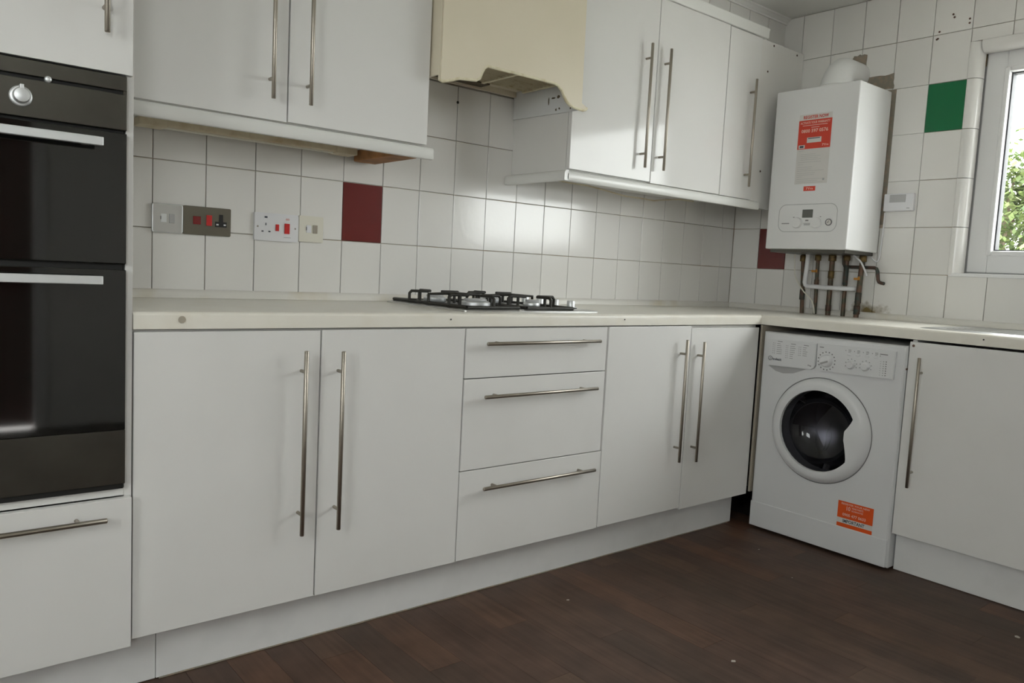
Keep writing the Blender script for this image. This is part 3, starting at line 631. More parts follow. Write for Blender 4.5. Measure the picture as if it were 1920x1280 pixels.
# ------------------------------------------------------------------ sockets and switches on the back wall
fb = lambda y: (lambda a, b: (a, y, b))
def plate(name, x0, x1, z0, z1, m, label, rim=None):
    t = thing(name, ((x0 + x1) / 2, YW, z0), label, 'socket')
    bm = NB(); prism(bm, rrect(x0, x1, z0, z1, 0.004, 3), lambda a, b, t: (a, t, b), YW - 0.009, YW - 0.0007)
    bmesh.ops.bevel(bm, geom=[e for e in bm.edges if all(abs(v.co.y - YW + 0.009) < 1e-5 for v in e.verts)], offset=0.0015, segments=2, affect='EDGES')
    finish('faceplate', bm, m, t, smooth=12)
    if rim:
        bm = NB(); tube(bm, [(a, YW - 0.0085, b) for a, b in rrect(x0 + 0.001, x1 - 0.001, z0 + 0.001, z1 - 0.001, 0.005, 3)] + [(x1 - 0.001, YW - 0.0085, z1 - 0.006)], 0.0016, 6); finish('rim', bm, rim, t)
    return t
YS = YW - 0.009
def pbox(t, name, x0, x1, z0, z1, m, d=0.003, bev=0.0006):
    bm = NB(); box(bm, x0, x1, YS - d, YS + 0.0005, z0, z1, bev, 1); return finish(name, bm, m, t)
t = plate('fused_switch', 0.1890, 0.2755, 1.1045, 1.1895, 'steel', 'brushed steel fused switch plate with bright rim, leftmost on the back wall', 'steel_bright')
pbox(t, 'rocker', 0.2365, 0.2515, 1.134, 1.161, 'plastic_grey', 0.004); pbox(t, 'fuse_carrier', 0.2135, 0.2295, 1.135, 1.160, 'steel_bright', 0.0012)
pbox(t, 'slot', 0.2125, 0.2140, 1.143, 1.153, 'black', 0.0016, 0)
t = plate('cooker_switch', 0.2770, 0.4200, 1.1045, 1.1900, 'bronze_plate', 'dark metal cooker control plate with black socket and red switches')
pbox(t, 'neon', 0.3055, 0.3285, 1.136, 1.160, 'rocker_red_dark', 0.0015); pbox(t, 'rocker', 0.3445, 0.3610, 1.134, 1.166, 'rocker_red', 0.004)
bm = NB(); prism(bm, [(0.3715, 1.132), (0.4065, 1.132), (0.4065, 1.148), (0.3955, 1.148), (0.3950, 1.170), (0.3830, 1.170), (0.3825, 1.148), (0.3715, 1.148)], lambda a, b, t: (a, t, b), YS - 0.0016, YS + 0.0005); o = finish('socket_insert', bm, 'black', t)
bm = NB(); flat(bm, fb(YS - 0.002), ((0.3745, 0.3815, 1.137, 1.1415), (0.3970, 0.4040, 1.137, 1.1415))); finish('shutter', bm, 'plastic_white', o, kind='stuff', smooth=0)
t = plate('cooker_switch', 0.4940, 0.6430, 1.1000, 1.1890, 'plastic_white', 'white plastic cooker switch plate with socket and two red rockers')
bm = NB(); flat(bm, fb(YS - 0.0008), ((0.530, 0.5335, 1.149, 1.157), (0.5175, 0.5245, 1.128, 1.132), (0.5405, 0.5475, 1.128, 1.132), (0.527, 0.5365, 1.1725, 1.178))); finish('socket_holes', bm, 'print_dark', t, kind='stuff', smooth=0)
pbox(t, 'rocker', 0.5640, 0.5755, 1.133, 1.1545, 'rocker_red', 0.003); pbox(t, 'rocker', 0.5940, 0.6110, 1.126, 1.159, 'rocker_red', 0.004)
bm = NB(); text_bm(bm, 'CO', fb(YS - 0.0008), w=0.012, h=0.006, cx=0.6045, cy=1.1725); finish('print', bm, 'sticker_red', t, kind='stuff', smooth=0)
bm = NB(); flat(bm, fb(YS - 0.0008), ((0.592, 0.616, 1.1135, 1.1145),)); finish('print', bm, 'print_grey', t, kind='stuff', smooth=0)
for xx in (0.5055, 0.6315):
    bm = NB(); lathe(bm, [(0.003, 0), (0.0025, 0.001), (0.001, 0.001)], (xx, YS, 1.1445), (0, -1, 0), 10); finish('screw', bm, 'brushed_nickel', t)
t = plate('fused_switch', 0.6440, 0.7310, 1.1040, 1.1905, 'plastic_ivory', 'yellowed cream fused switch plate nearest the dark red tile')
pbox(t, 'rocker', 0.6935, 0.7085, 1.134, 1.161, 'brushed_nickel', 0.004); pbox(t, 'fuse_carrier', 0.6705, 0.6875, 1.135, 1.160, 'plastic_white', 0.0014); pbox(t, 'slot', 0.6695, 0.6712, 1.143, 1.154, 'print_dark', 0.0018, 0)

# ------------------------------------------------------------------ double oven
o_ = thing('double_oven', (-0.31, 0.25, 0.51), 'built-in double oven with black glass doors in the tall cabinet', 'oven')
OX0, OX1, OY = -0.600, -0.0175, -0.018
bm = NB(); box(bm, OX0 + 0.01, OX1 - 0.002, 0.002, 0.54, 0.515, 1.415); finish('body', bm, 'black', o_, smooth=0)
SZ0, SZ1 = 1.3785, 1.3865
bm = NB(); box(bm, OX0, OX1, OY, OY + 0.02, SZ1, 1.4165, 0.001); box(bm, OX0, OX1, OY, OY + 0.02, 1.3035, SZ0, 0.001)
for a, b in ((-0.0245, OX1), (OX0, -0.595), (-0.1720, -0.1600), (-0.46, -0.448)): box(bm, a, b, OY + 0.001, OY + 0.02, SZ0 - 0.001, SZ1 + 0.001)
finish('control_panel', bm, 'steel_dark', o_, smooth=0)
bm = NB(); box(bm, OX0 + 0.004, OX1 - 0.005, OY + 0.012, OY + 0.021, SZ0 - 0.002, SZ1 + 0.002); finish('vent_slot', bm, 'black', o_, smooth=0)
def oven_knob(x, z):
    bm = NB(); lathe(bm, [(0.0205, 0), (0.0205, 0.002), (0.0190, 0.004), (0.0175, 0.005), (0.001, 0.005)], (x, OY, z), (0, -1, 0), 32); k = finish('knob', bm, 'steel_bright', o_)
    bm = NB(); lathe(bm, [(0.0155, 0), (0.015, 0.012), (0.0135, 0.016), (0.009, 0.0175), (0.001, 0.018)], (x, OY - 0.005, z), (0, -1, 0), 28)
    finish('knob_cap', bm, 'steel_bright', k)
    bm = NB(); box(bm, x - 0.0035, x + 0.0035, OY - 0.0215, OY - 0.004, z + 0.012, z + 0.021, 0.001); finish('knob_pointer', bm, 'steel_bright', k)
oven_knob(-0.2135, 1.3425); oven_knob(-0.41, 1.3425)
bm = NB(); lathe(bm, [(0.0065, 0), (0.0065, 0.005), (0.005, 0.007), (0.001, 0.0075)], (-0.166, OY, 1.3835), (0, -1, 0), 20); finish('button', bm, 'steel_bright', o_)
def oven_handle(parent, z):
    bm = NB(); box(bm, -0.535, -0.0725, OY - 0.048, OY - 0.034, z - 0.009, z + 0.009, 0.0015); 
    for xx in (-0.50, -0.0985): box(bm, xx - 0.008, xx + 0.008, OY - 0.035, OY + 0.0005, z - 0.006, z + 0.006, 0.001)
    finish('handle', bm, 'steel_bright', parent)
bm = NB(); box(bm, OX0, OX1, OY, OY + 0.022, 1.0165, 1.2965, 0.0015); d = finish('oven_door', bm, 'oven_glass', o_, label='smaller upper black glass oven door'); oven_handle(d, 1.2690)
bm = NB(); box(bm, OX0, OX1, OY, OY + 0.022, 0.648, 1.0035, 0.0015); d = finish('oven_door', bm, 'oven_glass', o_, label='larger lower black glass oven door'); oven_handle(d, 0.9810)
bm = NB(); box(bm, OX0, OX1, OY - 0.0005, OY + 0.022, 0.525, 0.6475, 0.001); finish('steel_strip', bm, 'steel_dark', d)
bm = NB(); box(bm, OX0, OX1 - 0.003, OY + 0.006, OY + 0.02, 0.5125, 0.5245); finish('base_trim', bm, 'black', o_, smooth=0)
bm = NB(); box(bm, TX0 + 0.017, -0.0165, 0.0, 0.012, 0.4935, 0.5105); finish('filler_strip', bm, 'carcass_white', TALL)

# ------------------------------------------------------------------ washing machine
WX, WYA, WYB = 2.458, -0.020, -0.614
w = thing('washing_machine', (2.73, (WYA + WYB) / 2, 0.0), 'white front-loading washing machine under the right worktop', 'washing machine')
bm = NB()
def wm_box(z0, z1, x0, bev): box(bm, x0, 2.99, WYB, WYA, z0, z1, bev, 3)
# front shell with a round opening for the drum
DC = Vector((0, -0.306, 0.474)); HR = 0.168
seg = 48
ringv = []
rect = []
for j in range(seg):
    t = 2 * math.pi * j / seg; cs, sn = math.cos(t), math.sin(t)
    ringv.append(bm.verts.new((WX, DC.y + HR * cs, DC.z + HR * sn)))
    ly, lz = (WYA - 0.01 - DC.y) if cs > 0 else (DC.y - WYB - 0.01), (0.836 - DC.z) if sn > 0 else (DC.z - 0.018)
    k = min(ly / abs(cs) if abs(cs) > 1e-6 else 9, lz / abs(sn) if abs(sn) > 1e-6 else 9)
    rect.append((DC.y + k * cs, DC.z + k * sn))
# snap the four nearest to the corners
for cyy in (WYA - 0.01, WYB + 0.01):
    for czz in (0.836, 0.018):
        j = min(range(seg), key=lambda q: (rect[q][0] - cyy) ** 2 + (rect[q][1] - czz) ** 2); rect[j] = (cyy, czz)
rv = [bm.verts.new((WX, a, b)) for a, b in rect]
def clampn(a, b, e):   # push outwards to the body outline
    return (WYA if a > WYA - 0.0101 else WYB if a < WYB + 0.0101 else a, 0.844 if b > 0.8359 else 0.010 if b < 0.0181 else b)
mid = [bm.verts.new((WX + 0.003, *[(p + q) / 2 for p, q in zip((a, b), clampn(a, b, 0))])) for a, b in rect]
ov = [bm.verts.new((WX + 0.010, *clampn(a, b, 0))) for a, b in rect]
bk = [bm.verts.new((2.99, *clampn(a, b, 0))) for a, b in rect]
inn = [bm.verts.new((WX + 0.05, DC.y + HR * 0.97 * math.cos(2 * math.pi * j / seg), DC.z + HR * 0.97 * math.sin(2 * math.pi * j / seg))) for j in range(seg)]
for P_, Q in ((inn, ringv), (ringv, rv), (rv, mid), (mid, ov), (ov, bk)):
    for j in range(seg): bm.faces.new((P_[j], P_[(j + 1) % seg], Q[(j + 1) % seg], Q[j]))
bm.faces.new(bk); finish('body', bm, 'appliance_white', w, smooth=14)
# drum with lifters
bm = NB(); lathe(bm, [(HR * 0.97, 0.05), (0.20, 0.06), (0.22, 0.075), (0.22, 0.36), (0.05, 0.38), (0.001, 0.38)], (WX, DC.y, DC.z), (1, 0, 0), 40, cap=False); dr = finish('drum', bm, 'drum_steel', w)
for k in range(3):
    a = math.radians(35 + 120 * k); cy_, cz_ = DC.y + 0.20 * math.cos(a), DC.z + 0.20 * math.sin(a)
    bm = NB(); tube(bm, [(WX + 0.09, cy_, cz_), (WX + 0.11, cy_ - 0.02 * math.cos(a), cz_ - 0.02 * math.sin(a)), (WX + 0.33, cy_ - 0.02 * math.cos(a), cz_ - 0.02 * math.sin(a)), (WX + 0.35, cy_, cz_)], [0.02, 0.032, 0.032, 0.02], 12); finish('lifter', bm, 'drum_steel', dr)
# door: ring with notched opening on the handle side
bm = NB(); S2 = 96
def hole_r(t):   # t measured with +y (left in the picture) at 0, z up
    r = 0.160; ca, sa = math.cos(t), math.sin(t)
    # right side cut: boundary y = -0.405 relative to centre -0.099, widening to the upper corner
    yr = ca * r; zr = sa * r
    if ca < 0:
        lim = 0.112 + 0.034 * max(0.0, min(1.0, (sa * r - 0.028) / 0.045)) * (1 if sa * r > 0.028 else 0) + max(0.0, -sa * r - 0.02) * 0.22
        r = min(r, lim / -ca)
    return r
prof = [(0.0, 0.006), (0.006, 0.021), (0.018, 0.028), (0.45, 0.030), (0.72, 0.024), (0.92, 0.012), (1.0, 0.001)]   # (fraction hole->rim, height)
RR = 0.208; rings = []
for fr, hgt in prof:
    ring = []
    for j in range(S2):
        t = 2 * math.pi * j / S2; r = hole_r(t) * (1 - fr) + RR * fr
        ring.append(bm.verts.new((WX - hgt, DC.y + r * math.cos(t), DC.z + r * math.sin(t))))
    rings.append(ring)
for A, B in zip(rings, rings[1:]):
    for j in range(S2): bm.faces.new((A[j], A[(j + 1) % S2], B[(j + 1) % S2], B[j]))
door = finish('door', bm, 'appliance_white', w, smooth=50)
bm = NB()
tube(bm, [(WX - 0.001, DC.y + (RR + 0.002) * math.cos(2 * math.pi * j / 64), DC.z + (RR + 0.002) * math.sin(2 * math.pi * j / 64)) for j in range(65)], 0.0016, 6); finish('door_seam', bm, 'print_grey', door)
bm = NB(); lathe(bm, [(0.161, -0.016), (0.158, -0.004), (0.135, 0.030), (0.115, 0.055), (0.08, 0.072), (0.04, 0.079), (0.001, 0.080)], (WX - 0.001, DC.y, DC.z), (1, 0, 0), 48, cap=False); finish('door_glass', bm, 'porthole_glass', door)
# control panel, detergent drawer
fx = lambda x: (lambda a, b: (x, -a, b))       # lettering on a face looking along -x: a runs to the right
bm = NB(); prism(bm, [(0.274, 0.7105), (0.577, 0.7165), (0.580, 0.8210), (0.271, 0.8180)], lambda a, b, t: (t, -a, b), WX - 0.012, WX + 0.002)
bmesh.ops.bevel(bm, geom=[e for e in bm.edges if all(abs(v.co.x - WX + 0.012) < 1e-5 for v in e.verts)], offset=0.002, segments=2, affect='EDGES'); cp = finish('control_panel', bm, 'appliance_white', w, smooth=12)
bm = NB(); prism(bm, [(0.052, 0.7060), (0.250, 0.7115), (0.262, 0.7180), (0.2685, 0.7300), (0.2695, 0.8180), (0.058, 0.8155)], lambda a, b, t: (t, -a, b), WX - 0.014, WX + 0.002)
bmesh.ops.bevel(bm, geom=[e for e in bm.edges if all(abs(v.co.x - WX + 0.014) < 1e-5 for v in e.verts)], offset=0.002, segments=2, affect='EDGES'); dd = finish('detergent_drawer', bm, 'appliance_white', w, smooth=12)
bm = NB(); prism(bm, [(0.054, 0.7050), (0.090, 0.6850), (0.125, 0.6790), (0.170, 0.6850), (0.225, 0.7080)], lambda a, b, t: (t, -a, b), WX - 0.0015, WX + 0.002); finish('grip_recess', bm, 'plastic_grey', dd)
PX = WX - 0.0147; bm = NB()
for cx_, z_, n_, ww in ((0.098, 0.8085, 6, 0.026), (0.158, 0.8035, 7, 0.026), (0.215, 0.8040, 5, 0.022)):
    flat(bm, fx(PX), [(cx_, cx_ + 0.022, z_, z_ + 0.0022)])
    for i in range(n_):
        z = z_ - 0.009 - i * 0.0082; flat(bm, fx(PX), [(cx_ - 0.002, cx_ + ww * random.uniform(0.45, 0.9), z, z + 0.0016), (cx_ - 0.014, cx_ - 0.011, z, z + 0.0022), (cx_ - 0.021, cx_ - 0.018, z, z + 0.0022)])
finish('programme_list', bm, 'print_grey', dd, kind='stuff', smooth=0)
bm = NB(); text_bm(bm, 'indesit', fx(PX), w=0.040, h=0.0105, cx=0.101, cy=0.7355)
tube(bm, [(PX, -(0.069 + 0.0085 * math.cos(math.radians(t))), 0.737 + 0.0085 * math.sin(math.radians(t))) for t in range(0, 361, 24)], 0.0009, 5); text_bm(bm, 'i', fx(PX), w=0.0022, h=0.0095, cx=0.069, cy=0.737)
finish('brand_mark', bm, 'print_dark', dd, kind='stuff', smooth=0)
bm = NB(); text_bm(bm, '7kg', fx(PX), w=0.016, h=0.007, cx=0.246, cy=0.7265); finish('print', bm, 'print_grey', dd, kind='stuff', smooth=0)
PX2 = WX - 0.0127
bm = NB(); lathe(bm, [(0.0255, 0), (0.025, 0.006), (0.021, 0.016), (0.018, 0.018), (0.001, 0.018)], (WX - 0.012, -0.3155, 0.7540), (-1, 0, 0), 32); k = finish('programme_dial', bm, 'appliance_white', cp)
bm = NB(); prism(bm, [(-0.017, -0.006), (0.013, 0.006), (0.016, 0.0), (-0.014, -0.012)], lambda a, b, t: (t, -0.3155 - a, 0.7515 + b), WX - 0.0308, WX - 0.029); finish('dial_grip', bm, 'plastic_grey', k, smooth=0)
bm = NB()
for i in range(16):
    a = math.radians(i * 22.5 + 8); cy_, cz_ = 0.3155 + 0.035 * math.cos(a), 0.7540 + 0.035 * math.sin(a); flat(bm, fx(PX2), [(cy_ - 0.0024, cy_ + 0.0024, cz_ - 0.0024, cz_ + 0.0024)])
flat(bm, fx(PX2), [(0.283, 0.300, 0.8045, 0.8075)]); finish('dial_marks', bm, 'print_grey', cp, kind='stuff', smooth=0)
for yy in (0.4155, 0.4720):
    bm = NB(); lathe(bm, [(0.0165, 0), (0.016, 0.006), (0.0125, 0.014), (0.001, 0.015)], (WX - 0.012, -yy, 0.7510), (-1, 0, 0), 24); finish('knob', bm, 'appliance_white', cp)
    bm = NB()
    for i in range(7):
        a = math.radians(-20 + i * 36); cy_, cz_ = yy + 0.0225 * math.cos(a), 0.7510 + 0.0225 * math.sin(a); flat(bm, fx(PX2), [(cy_ - 0.0018, cy_ + 0.0018, cz_ - 0.0015, cz_ + 0.0015)])
    finish('knob_marks', bm, 'print_grey', cp, kind='stuff', smooth=0)
bm = NB()
for i in range(4):
    c0 = 0.392 + i * 0.0345; flat(bm, fx(PX2), [(c0 - 0.003, c0, 0.8025, 0.8055), (c0 + 0.009, c0 + 0.020, 0.8065, 0.8085), (c0 + 0.009, c0 + 0.020, 0.8020, 0.8038), (c0 + 0.009, c0 + 0.018, 0.7975, 0.7990)])
flat(bm, fx(PX2), [(0.523, 0.552, 0.8035, 0.8065), (0.523, 0.526, 0.7965, 0.7995)])
for i in range(7): flat(bm, fx(PX2), [(0.537, 0.5405, 0.777 - i * 0.0085, 0.7795 - i * 0.0085), (0.546, 0.5505, 0.777 - i * 0.0085, 0.7805 - i * 0.0085), (0.526, 0.529, 0.7775 - i * 0.0085, 0.779 - i * 0.0085)])
finish('function_marks', bm, 'print_grey', cp, kind='stuff', smooth=0)
for i in range(4):
    c0 = 0.401 + i * 0.0345; bm = NB(); box(bm, WX - 0.0145, WX - 0.0115, -(c0 + 0.012), -(c0 - 0.004), 0.786, 0.7935, 0.0012, 1); finish('button', bm, 'appliance_white', cp)
bm = NB(); box(bm, WX - 0.0045, WX + 0.001, WYB + 0.004, WYA - 0.004, 0.012, 0.118, 0.003); kp = finish('kick_panel', bm, 'appliance_white', w)
# orange sticker
XS = WX - 0.0008
st = NB(); flat(st, fx(XS), [(0.4090, 0.5490, 0.1185, 0.2195)]); st = finish('sticker', st, 'sticker_orange', w, label='orange sticker reading IMPORTANT', smooth=0)
XS -= 0.0040
bm = NB(); flat(bm, fx(WX - 0.0012), [(0.4088, 0.5492, 0.1335, 0.1535)]); finish('sticker_band', bm, 'paper', st, smooth=0)
bm = NB(); text_bm(bm, 'IMPORTANT', fx(WX - 0.0016), w=0.086, h=0.0135, cx=0.476, cy=0.1435); finish('lettering', bm, 'print_dark', st, kind='stuff', smooth=0)
bm = NB(); f_ = fx(WX - 0.0014)
text_bm(bm, 'REGISTER YOUR NEW', f_, w=0.112, h=0.0075, cx=0.479, cy=0.2105); text_bm(bm, '10', f_, w=0.0155, h=0.017, cx=0.452, cy=0.1945)
text_bm(bm, 'YEAR PARTS', f_, w=0.046, h=0.007, cx=0.487, cy=0.1995); text_bm(bm, 'GUARANTEE', f_, w=0.046, h=0.006, cx=0.487, cy=0.1890); text_bm(bm, '0905 477 0633', f_, w=0.092, h=0.0115, cx=0.476, cy=0.1685)
finish('lettering', bm, 'sticker_pink', st, kind='stuff', smooth=0)
for yy in (-0.06, -0.57):
    for xx in (2.50, 2.94):
        bm = NB(); cyl(bm, (xx, yy, 0.0005), (xx, yy, 0.012), 0.018, 14); finish('foot', bm, 'black', w)

# ------------------------------------------------------------------ boiler
BX, BYA, BYB, BZ0, BZ1 = 2.760, 0.2035, -0.1870, 1.2045, 1.9100
b = thing('boiler', (2.9, 0.008, BZ0), 'white wall-hung gas boiler with red register sticker beside the window', 'boiler')
bm = NB(); box(bm, BX, XW - 0.009, BYB, BYA, BZ0, BZ1, 0.005, 3); finish('casing', bm, 'boiler_white', b)
bm = NB(); box(bm, BX + 0.02, XW - 0.02, BYB + 0.015, BYA - 0.015, BZ0 - 0.014, BZ0 + 0.001); finish('base_plate', bm, 'steel_dark', b, smooth=0)
bm = NB(); zc = 2.0; cx_ = 2.885; Rr = 0.062
path = [(cx_, -0.012, 1.905), (cx_, -0.012, 1.945)] + [(cx_ + 0.055 - 0.055 * math.cos(math.radians(t)), -0.012, 1.945 + 0.055 * math.sin(math.radians(t))) for t in (25, 50, 70, 90)] + [(XW - 0.0005, -0.012, 2.0)]
tube(bm, path, [0.072, 0.068, Rr, Rr, Rr, Rr, Rr], 28); finish('flue_elbow', bm, 'foil_flue', b, label='plump white flue elbow')
bm = NB(); lathe(bm, [(0.088, 0), (0.086, 0.012), (0.07, 0.02), (0.001, 0.02)], (cx_, -0.012, BZ1), (0, 0, 1), 28); finish('flue_collar', bm, 'foil_flue', b)
FX = BX - 0.0007; f1 = fx(FX)
pan = NB(); oo = rrect(-0.1445, 0.1345, 1.2815, 1.4020, 0.034, 8); pts = [(BX - 0.0003, -a, b_) for a, b_ in oo]; tube(pan, pts + [pts[0]], 0.0011, 6); pan = finish('control_panel', pan, 'plastic_grey', b)
bm = NB(); box(bm, BX - 0.002, BX + 0.001, -0.0210, 0.0290, 1.3430, 1.3785, 0.0012, 1); finish('display', bm, 'display_grey', pan)
for yy in (0.0500, -0.0400):
    bm = NB(); lathe(bm, [(0.0240, 0), (0.0236, 0.008), (0.0215, 0.012), (0.001, 0.012)], (BX, yy, 1.3205), (-1, 0, 0), 32); finish('knob', bm, 'boiler_white', pan)
bm = NB(); lathe(bm, [(0.0150, 0), (0.0150, 0.004), (0.0125, 0.005), (0.0115, 0.003), (0.001, 0.003)], (BX, -0.0990, 1.3215), (-1, 0, 0), 28); g_ = finish('pressure_gauge', bm, 'print_grey', pan)
bm = NB(); lathe(bm, [(0.0112, 0.0033), (0.001, 0.0036)], (BX, -0.0990, 1.3215), (-1, 0, 0), 24); finish('gauge_face', bm, 'paper', g_)
bm = NB(); flat(bm, fx(BX - 0.0040), [(0.0985, 0.1000, 1.3215, 1.3290), (0.0915, 0.1000, 1.3205, 1.3225)]); finish('gauge_needle', bm, 'black', g_, kind='stuff', smooth=0)
bm = NB(); flat(bm, f1, [(-0.128, -0.0900, 1.3165, 1.3200), (-0.012, 0.003, 1.3275, 1.3335), (-0.020, 0.014, 1.3165, 1.3185), (-0.018, 0.012, 1.3125, 1.3145), (-0.018, 0.010, 1.3090, 1.3105), (-0.0725, -0.066, 1.3440, 1.3470), (0.056, 0.062, 1.3445, 1.3475)]); finish('print', bm, 'print_grey', pan, kind='stuff', smooth=0)
sh = NB(); flat(sh, fx(BX - 0.0005), [(-0.0805, 0.0745, 1.4910, 1.7945)]); sh = finish('notice', sh, 'paper', b, label='paper notice with red register panel', smooth=0)
bm = NB(); flat(bm, fx(BX - 0.0009), [(-0.0805, 0.0750, 1.6440, 1.7690)]); finish('red_panel', bm, 'sticker_red', sh, smooth=0)
f2 = fx(BX - 0.0013)
bm = NB(); text_bm(bm, 'REGISTER NOW', f2, w=0.118, h=0.0145, cx=-0.001, cy=1.7815); finish('lettering', bm, 'sticker_red', sh, kind='stuff', smooth=0)
bm = NB(); text_bm(bm, 'ACTIVATE YOUR WARRANTY', f2, w=0.140, h=0.0105, cx=-0.003, cy=1.7575); text_bm(bm, '0800 597 0576', f2, w=0.126, h=0.0155, cx=-0.003, cy=1.7220)
flat(bm, f2, [(-0.062, 0.055, 1.7445, 1.7470), (-0.020, 0.018, 1.7350, 1.7375)]); text_bm(bm, '7Yrs', f2, w=0.030, h=0.0095, cx=0.052, cy=1.6570); finish('lettering', bm, 'sticker_pink', sh, kind='stuff', smooth=0)
bm = NB(); flat(bm, f2, [(-0.036, 0.032, 1.6700, 1.6930), (-0.074, -0.044, 1.6470, 1.6620)]); finish('white_box', bm, 'paper', sh, kind='stuff', smooth=0)
f3 = fx(BX - 0.0017); bm = NB(); flat(bm, f3, [(-0.031, 0.025, 1.6870, 1.6905), (-0.068, -0.050, 1.6500, 1.6590)]); finish('box_print', bm, 'print_dark', sh, kind='stuff', smooth=0)
bm = NB(); random.seed(3)
for i, z in enumerate((1.6360, 1.6200, 1.6120, 1.6040, 1.5960, 1.5860, 1.5760, 1.5640, 1.5560, 1.5480, 1.5380, 1.5300, 1.5220, 1.5120, 1.5040, 1.4965)):
    flat(bm, fx(BX - 0.0009), [(-0.072 + (0.012 if 1 <= i <= 4 else 0), (-0.045 if i in (0, 6, 12) else random.uniform(-0.005, 0.066)), z, z + 0.0011)])
flat(bm, fx(BX - 0.0009), [(0.052, 0.061, 1.5035, 1.5120)]); finish('notice_print', bm, 'plastic_grey', sh, kind='stuff', smooth=0)
pl = NB(); flat(pl, fx(BX - 0.0005), [(-0.0335, 0.0225, 1.4600, 1.4805)]); pl = finish('badge', pl, 'sticker_red', b, label='small red badge sticker', smooth=0)
bm = NB(); text_bm(bm, '7Yrs', fx(BX - 0.0010), w=0.034, h=0.010, cx=-0.0055, cy=1.4705); finish('lettering', bm, 'sticker_pink', pl, kind='stuff', smooth=0)

# ------------------------------------------------------------------ pipework below the boiler
PXX = XW - 0.05
def pipe(label, pts, r, m='copper_aged', nuts=(), name='copper_pipe'):
    t = thing(name, pts[0], label, 'pipe')
    bm = NB(); tube(bm, pts, r, 14); p_ = finish('tube', bm, m, t)
    for z, rr, hh, mm in nuts:
        q = None
        for A, B in zip(pts, pts[1:]):
            if min(A[2], B[2]) - 1e-6 <= z <= max(A[2], B[2]) + 1e-6:
                k = (z - A[2]) / (B[2] - A[2]) if abs(B[2] - A[2]) > 1e-6 else 0; q = [A[i] + (B[i] - A[i]) * k for i in range(3)]; break
        bm = NB(); lathe(bm, [(rr * 0.85, -hh / 2), (rr, -hh / 2 + 0.002), (rr, hh / 2 - 0.002), (rr * 0.85, hh / 2)], q, (0, 0, 1), 8); finish('union_nut', bm, mm, t)
    return t
ZT = 0.9118; ZU = BZ0 - 0.0145
pipe('dark copper pipe below the boiler, first from the left', [(PXX, 0.132, ZT), (PXX, 0.137, 1.0), (PXX, 0.1485, ZU)], 0.0095, nuts=((1.172, 0.015, 0.03, 'brass_aged'), (1.0, 0.0125, 0.05, 'pipe_verdigris')))
pp = pipe('brown copper pipe below the boiler, second from the left', [(PXX, 0.0652, ZT), (PXX, 0.067, 1.0), (PXX, 0.0725, ZU)], 0.0085, nuts=((1.176, 0.015, 0.026, 'brass_aged'), (1.06, 0.011, 0.03, 'copper_aged')))
bm = NB(); box(bm, PXX - 0.016, PXX - 0.010, 0.070, 0.092, 1.108, 1.118, 0.001, 1); box(bm, PXX - 0.012, PXX - 0.006, 0.066, 0.074, 1.108, 1.122, 0.001, 1); finish('tap_lever', bm, 'lever_orange', pp, label='small orange valve lever')
pipe('thick brown copper pipe below the boiler, middle of the five', [(PXX, 0.0, ZT), (PXX, 0.0, 1.0), (PXX, 0.0, ZU)], 0.0115, nuts=((1.176, 0.018, 0.028, 'brass_aged'), (1.10, 0.0145, 0.035, 'brass_aged'), (0.945, 0.0135, 0.03, 'pipe_verdigris')))
pipe('dark greenish pipe below the boiler, fourth from the left', [(PXX, -0.0728, ZT), (PXX, -0.072, 1.0), (PXX, -0.0701, ZU)], 0.0095, 'copper_aged', nuts=((1.178, 0.015, 0.024, 'brass_aged'), (1.10, 0.0115, 0.09, 'pipe_verdigris')))
pp = pipe('thick mottled pipe below the boiler, fifth from the left', [(PXX, -0.1359, ZT), (PXX, -0.1385, 1.0), (PXX, -0.1414, 1.127), (PXX, -0.1455, ZU)], 0.0115, 'copper_aged', nuts=((1.176, 0.017, 0.028, 'brass_aged'), (1.0, 0.014, 0.05, 'pipe_verdigris'), (0.945, 0.0145, 0.04, 'pipe_verdigris')))
bm = NB(); box(bm, PXX - 0.018, PXX - 0.012, -0.142, -0.118, 1.080, 1.090, 0.001, 1); box(bm, PXX - 0.014, PXX - 0.008, -0.144, -0.134, 1.080, 1.096, 0.001, 1); finish('tap_lever', bm, 'lever_orange', pp, label='small orange valve lever')
PW = XW - 0.075
pipe('white plastic condensate pipe crossing in front of the copper pipes', [(PW, 0.108, ZU), (PW, 0.1145, 1.06), (PW, 0.110, 1.047), (PW, 0.100, 1.0415), (PW, 0.02, 1.0395), (PW, -0.088, 1.039), (PW + 0.006, -0.106, 1.0392), (PW + 0.03, -0.113, 1.040), (XW - 0.009, -0.114, 1.040)], 0.0105, 'plastic_white', name='waste_pipe')
pipe('dark kinked overflow pipe below the right side of the boiler', [(XW - 0.03, -0.044, ZU), (XW - 0.03, -0.0465, 1.152), (XW - 0.03, -0.052, 1.142), (XW - 0.03, -0.064, 1.1385), (XW - 0.03, -0.190, 1.1385), (XW - 0.03, -0.201, 1.134), (XW - 0.03, -0.206, 1.122), (XW - 0.03, -0.212, 1.085), (XW - 0.03, -0.216, 1.076), (XW - 0.024, -0.224, 1.072), (XW - 0.008, -0.228, 1.070)], 0.0075, 'pipe_verdigris', name='overflow_pipe')
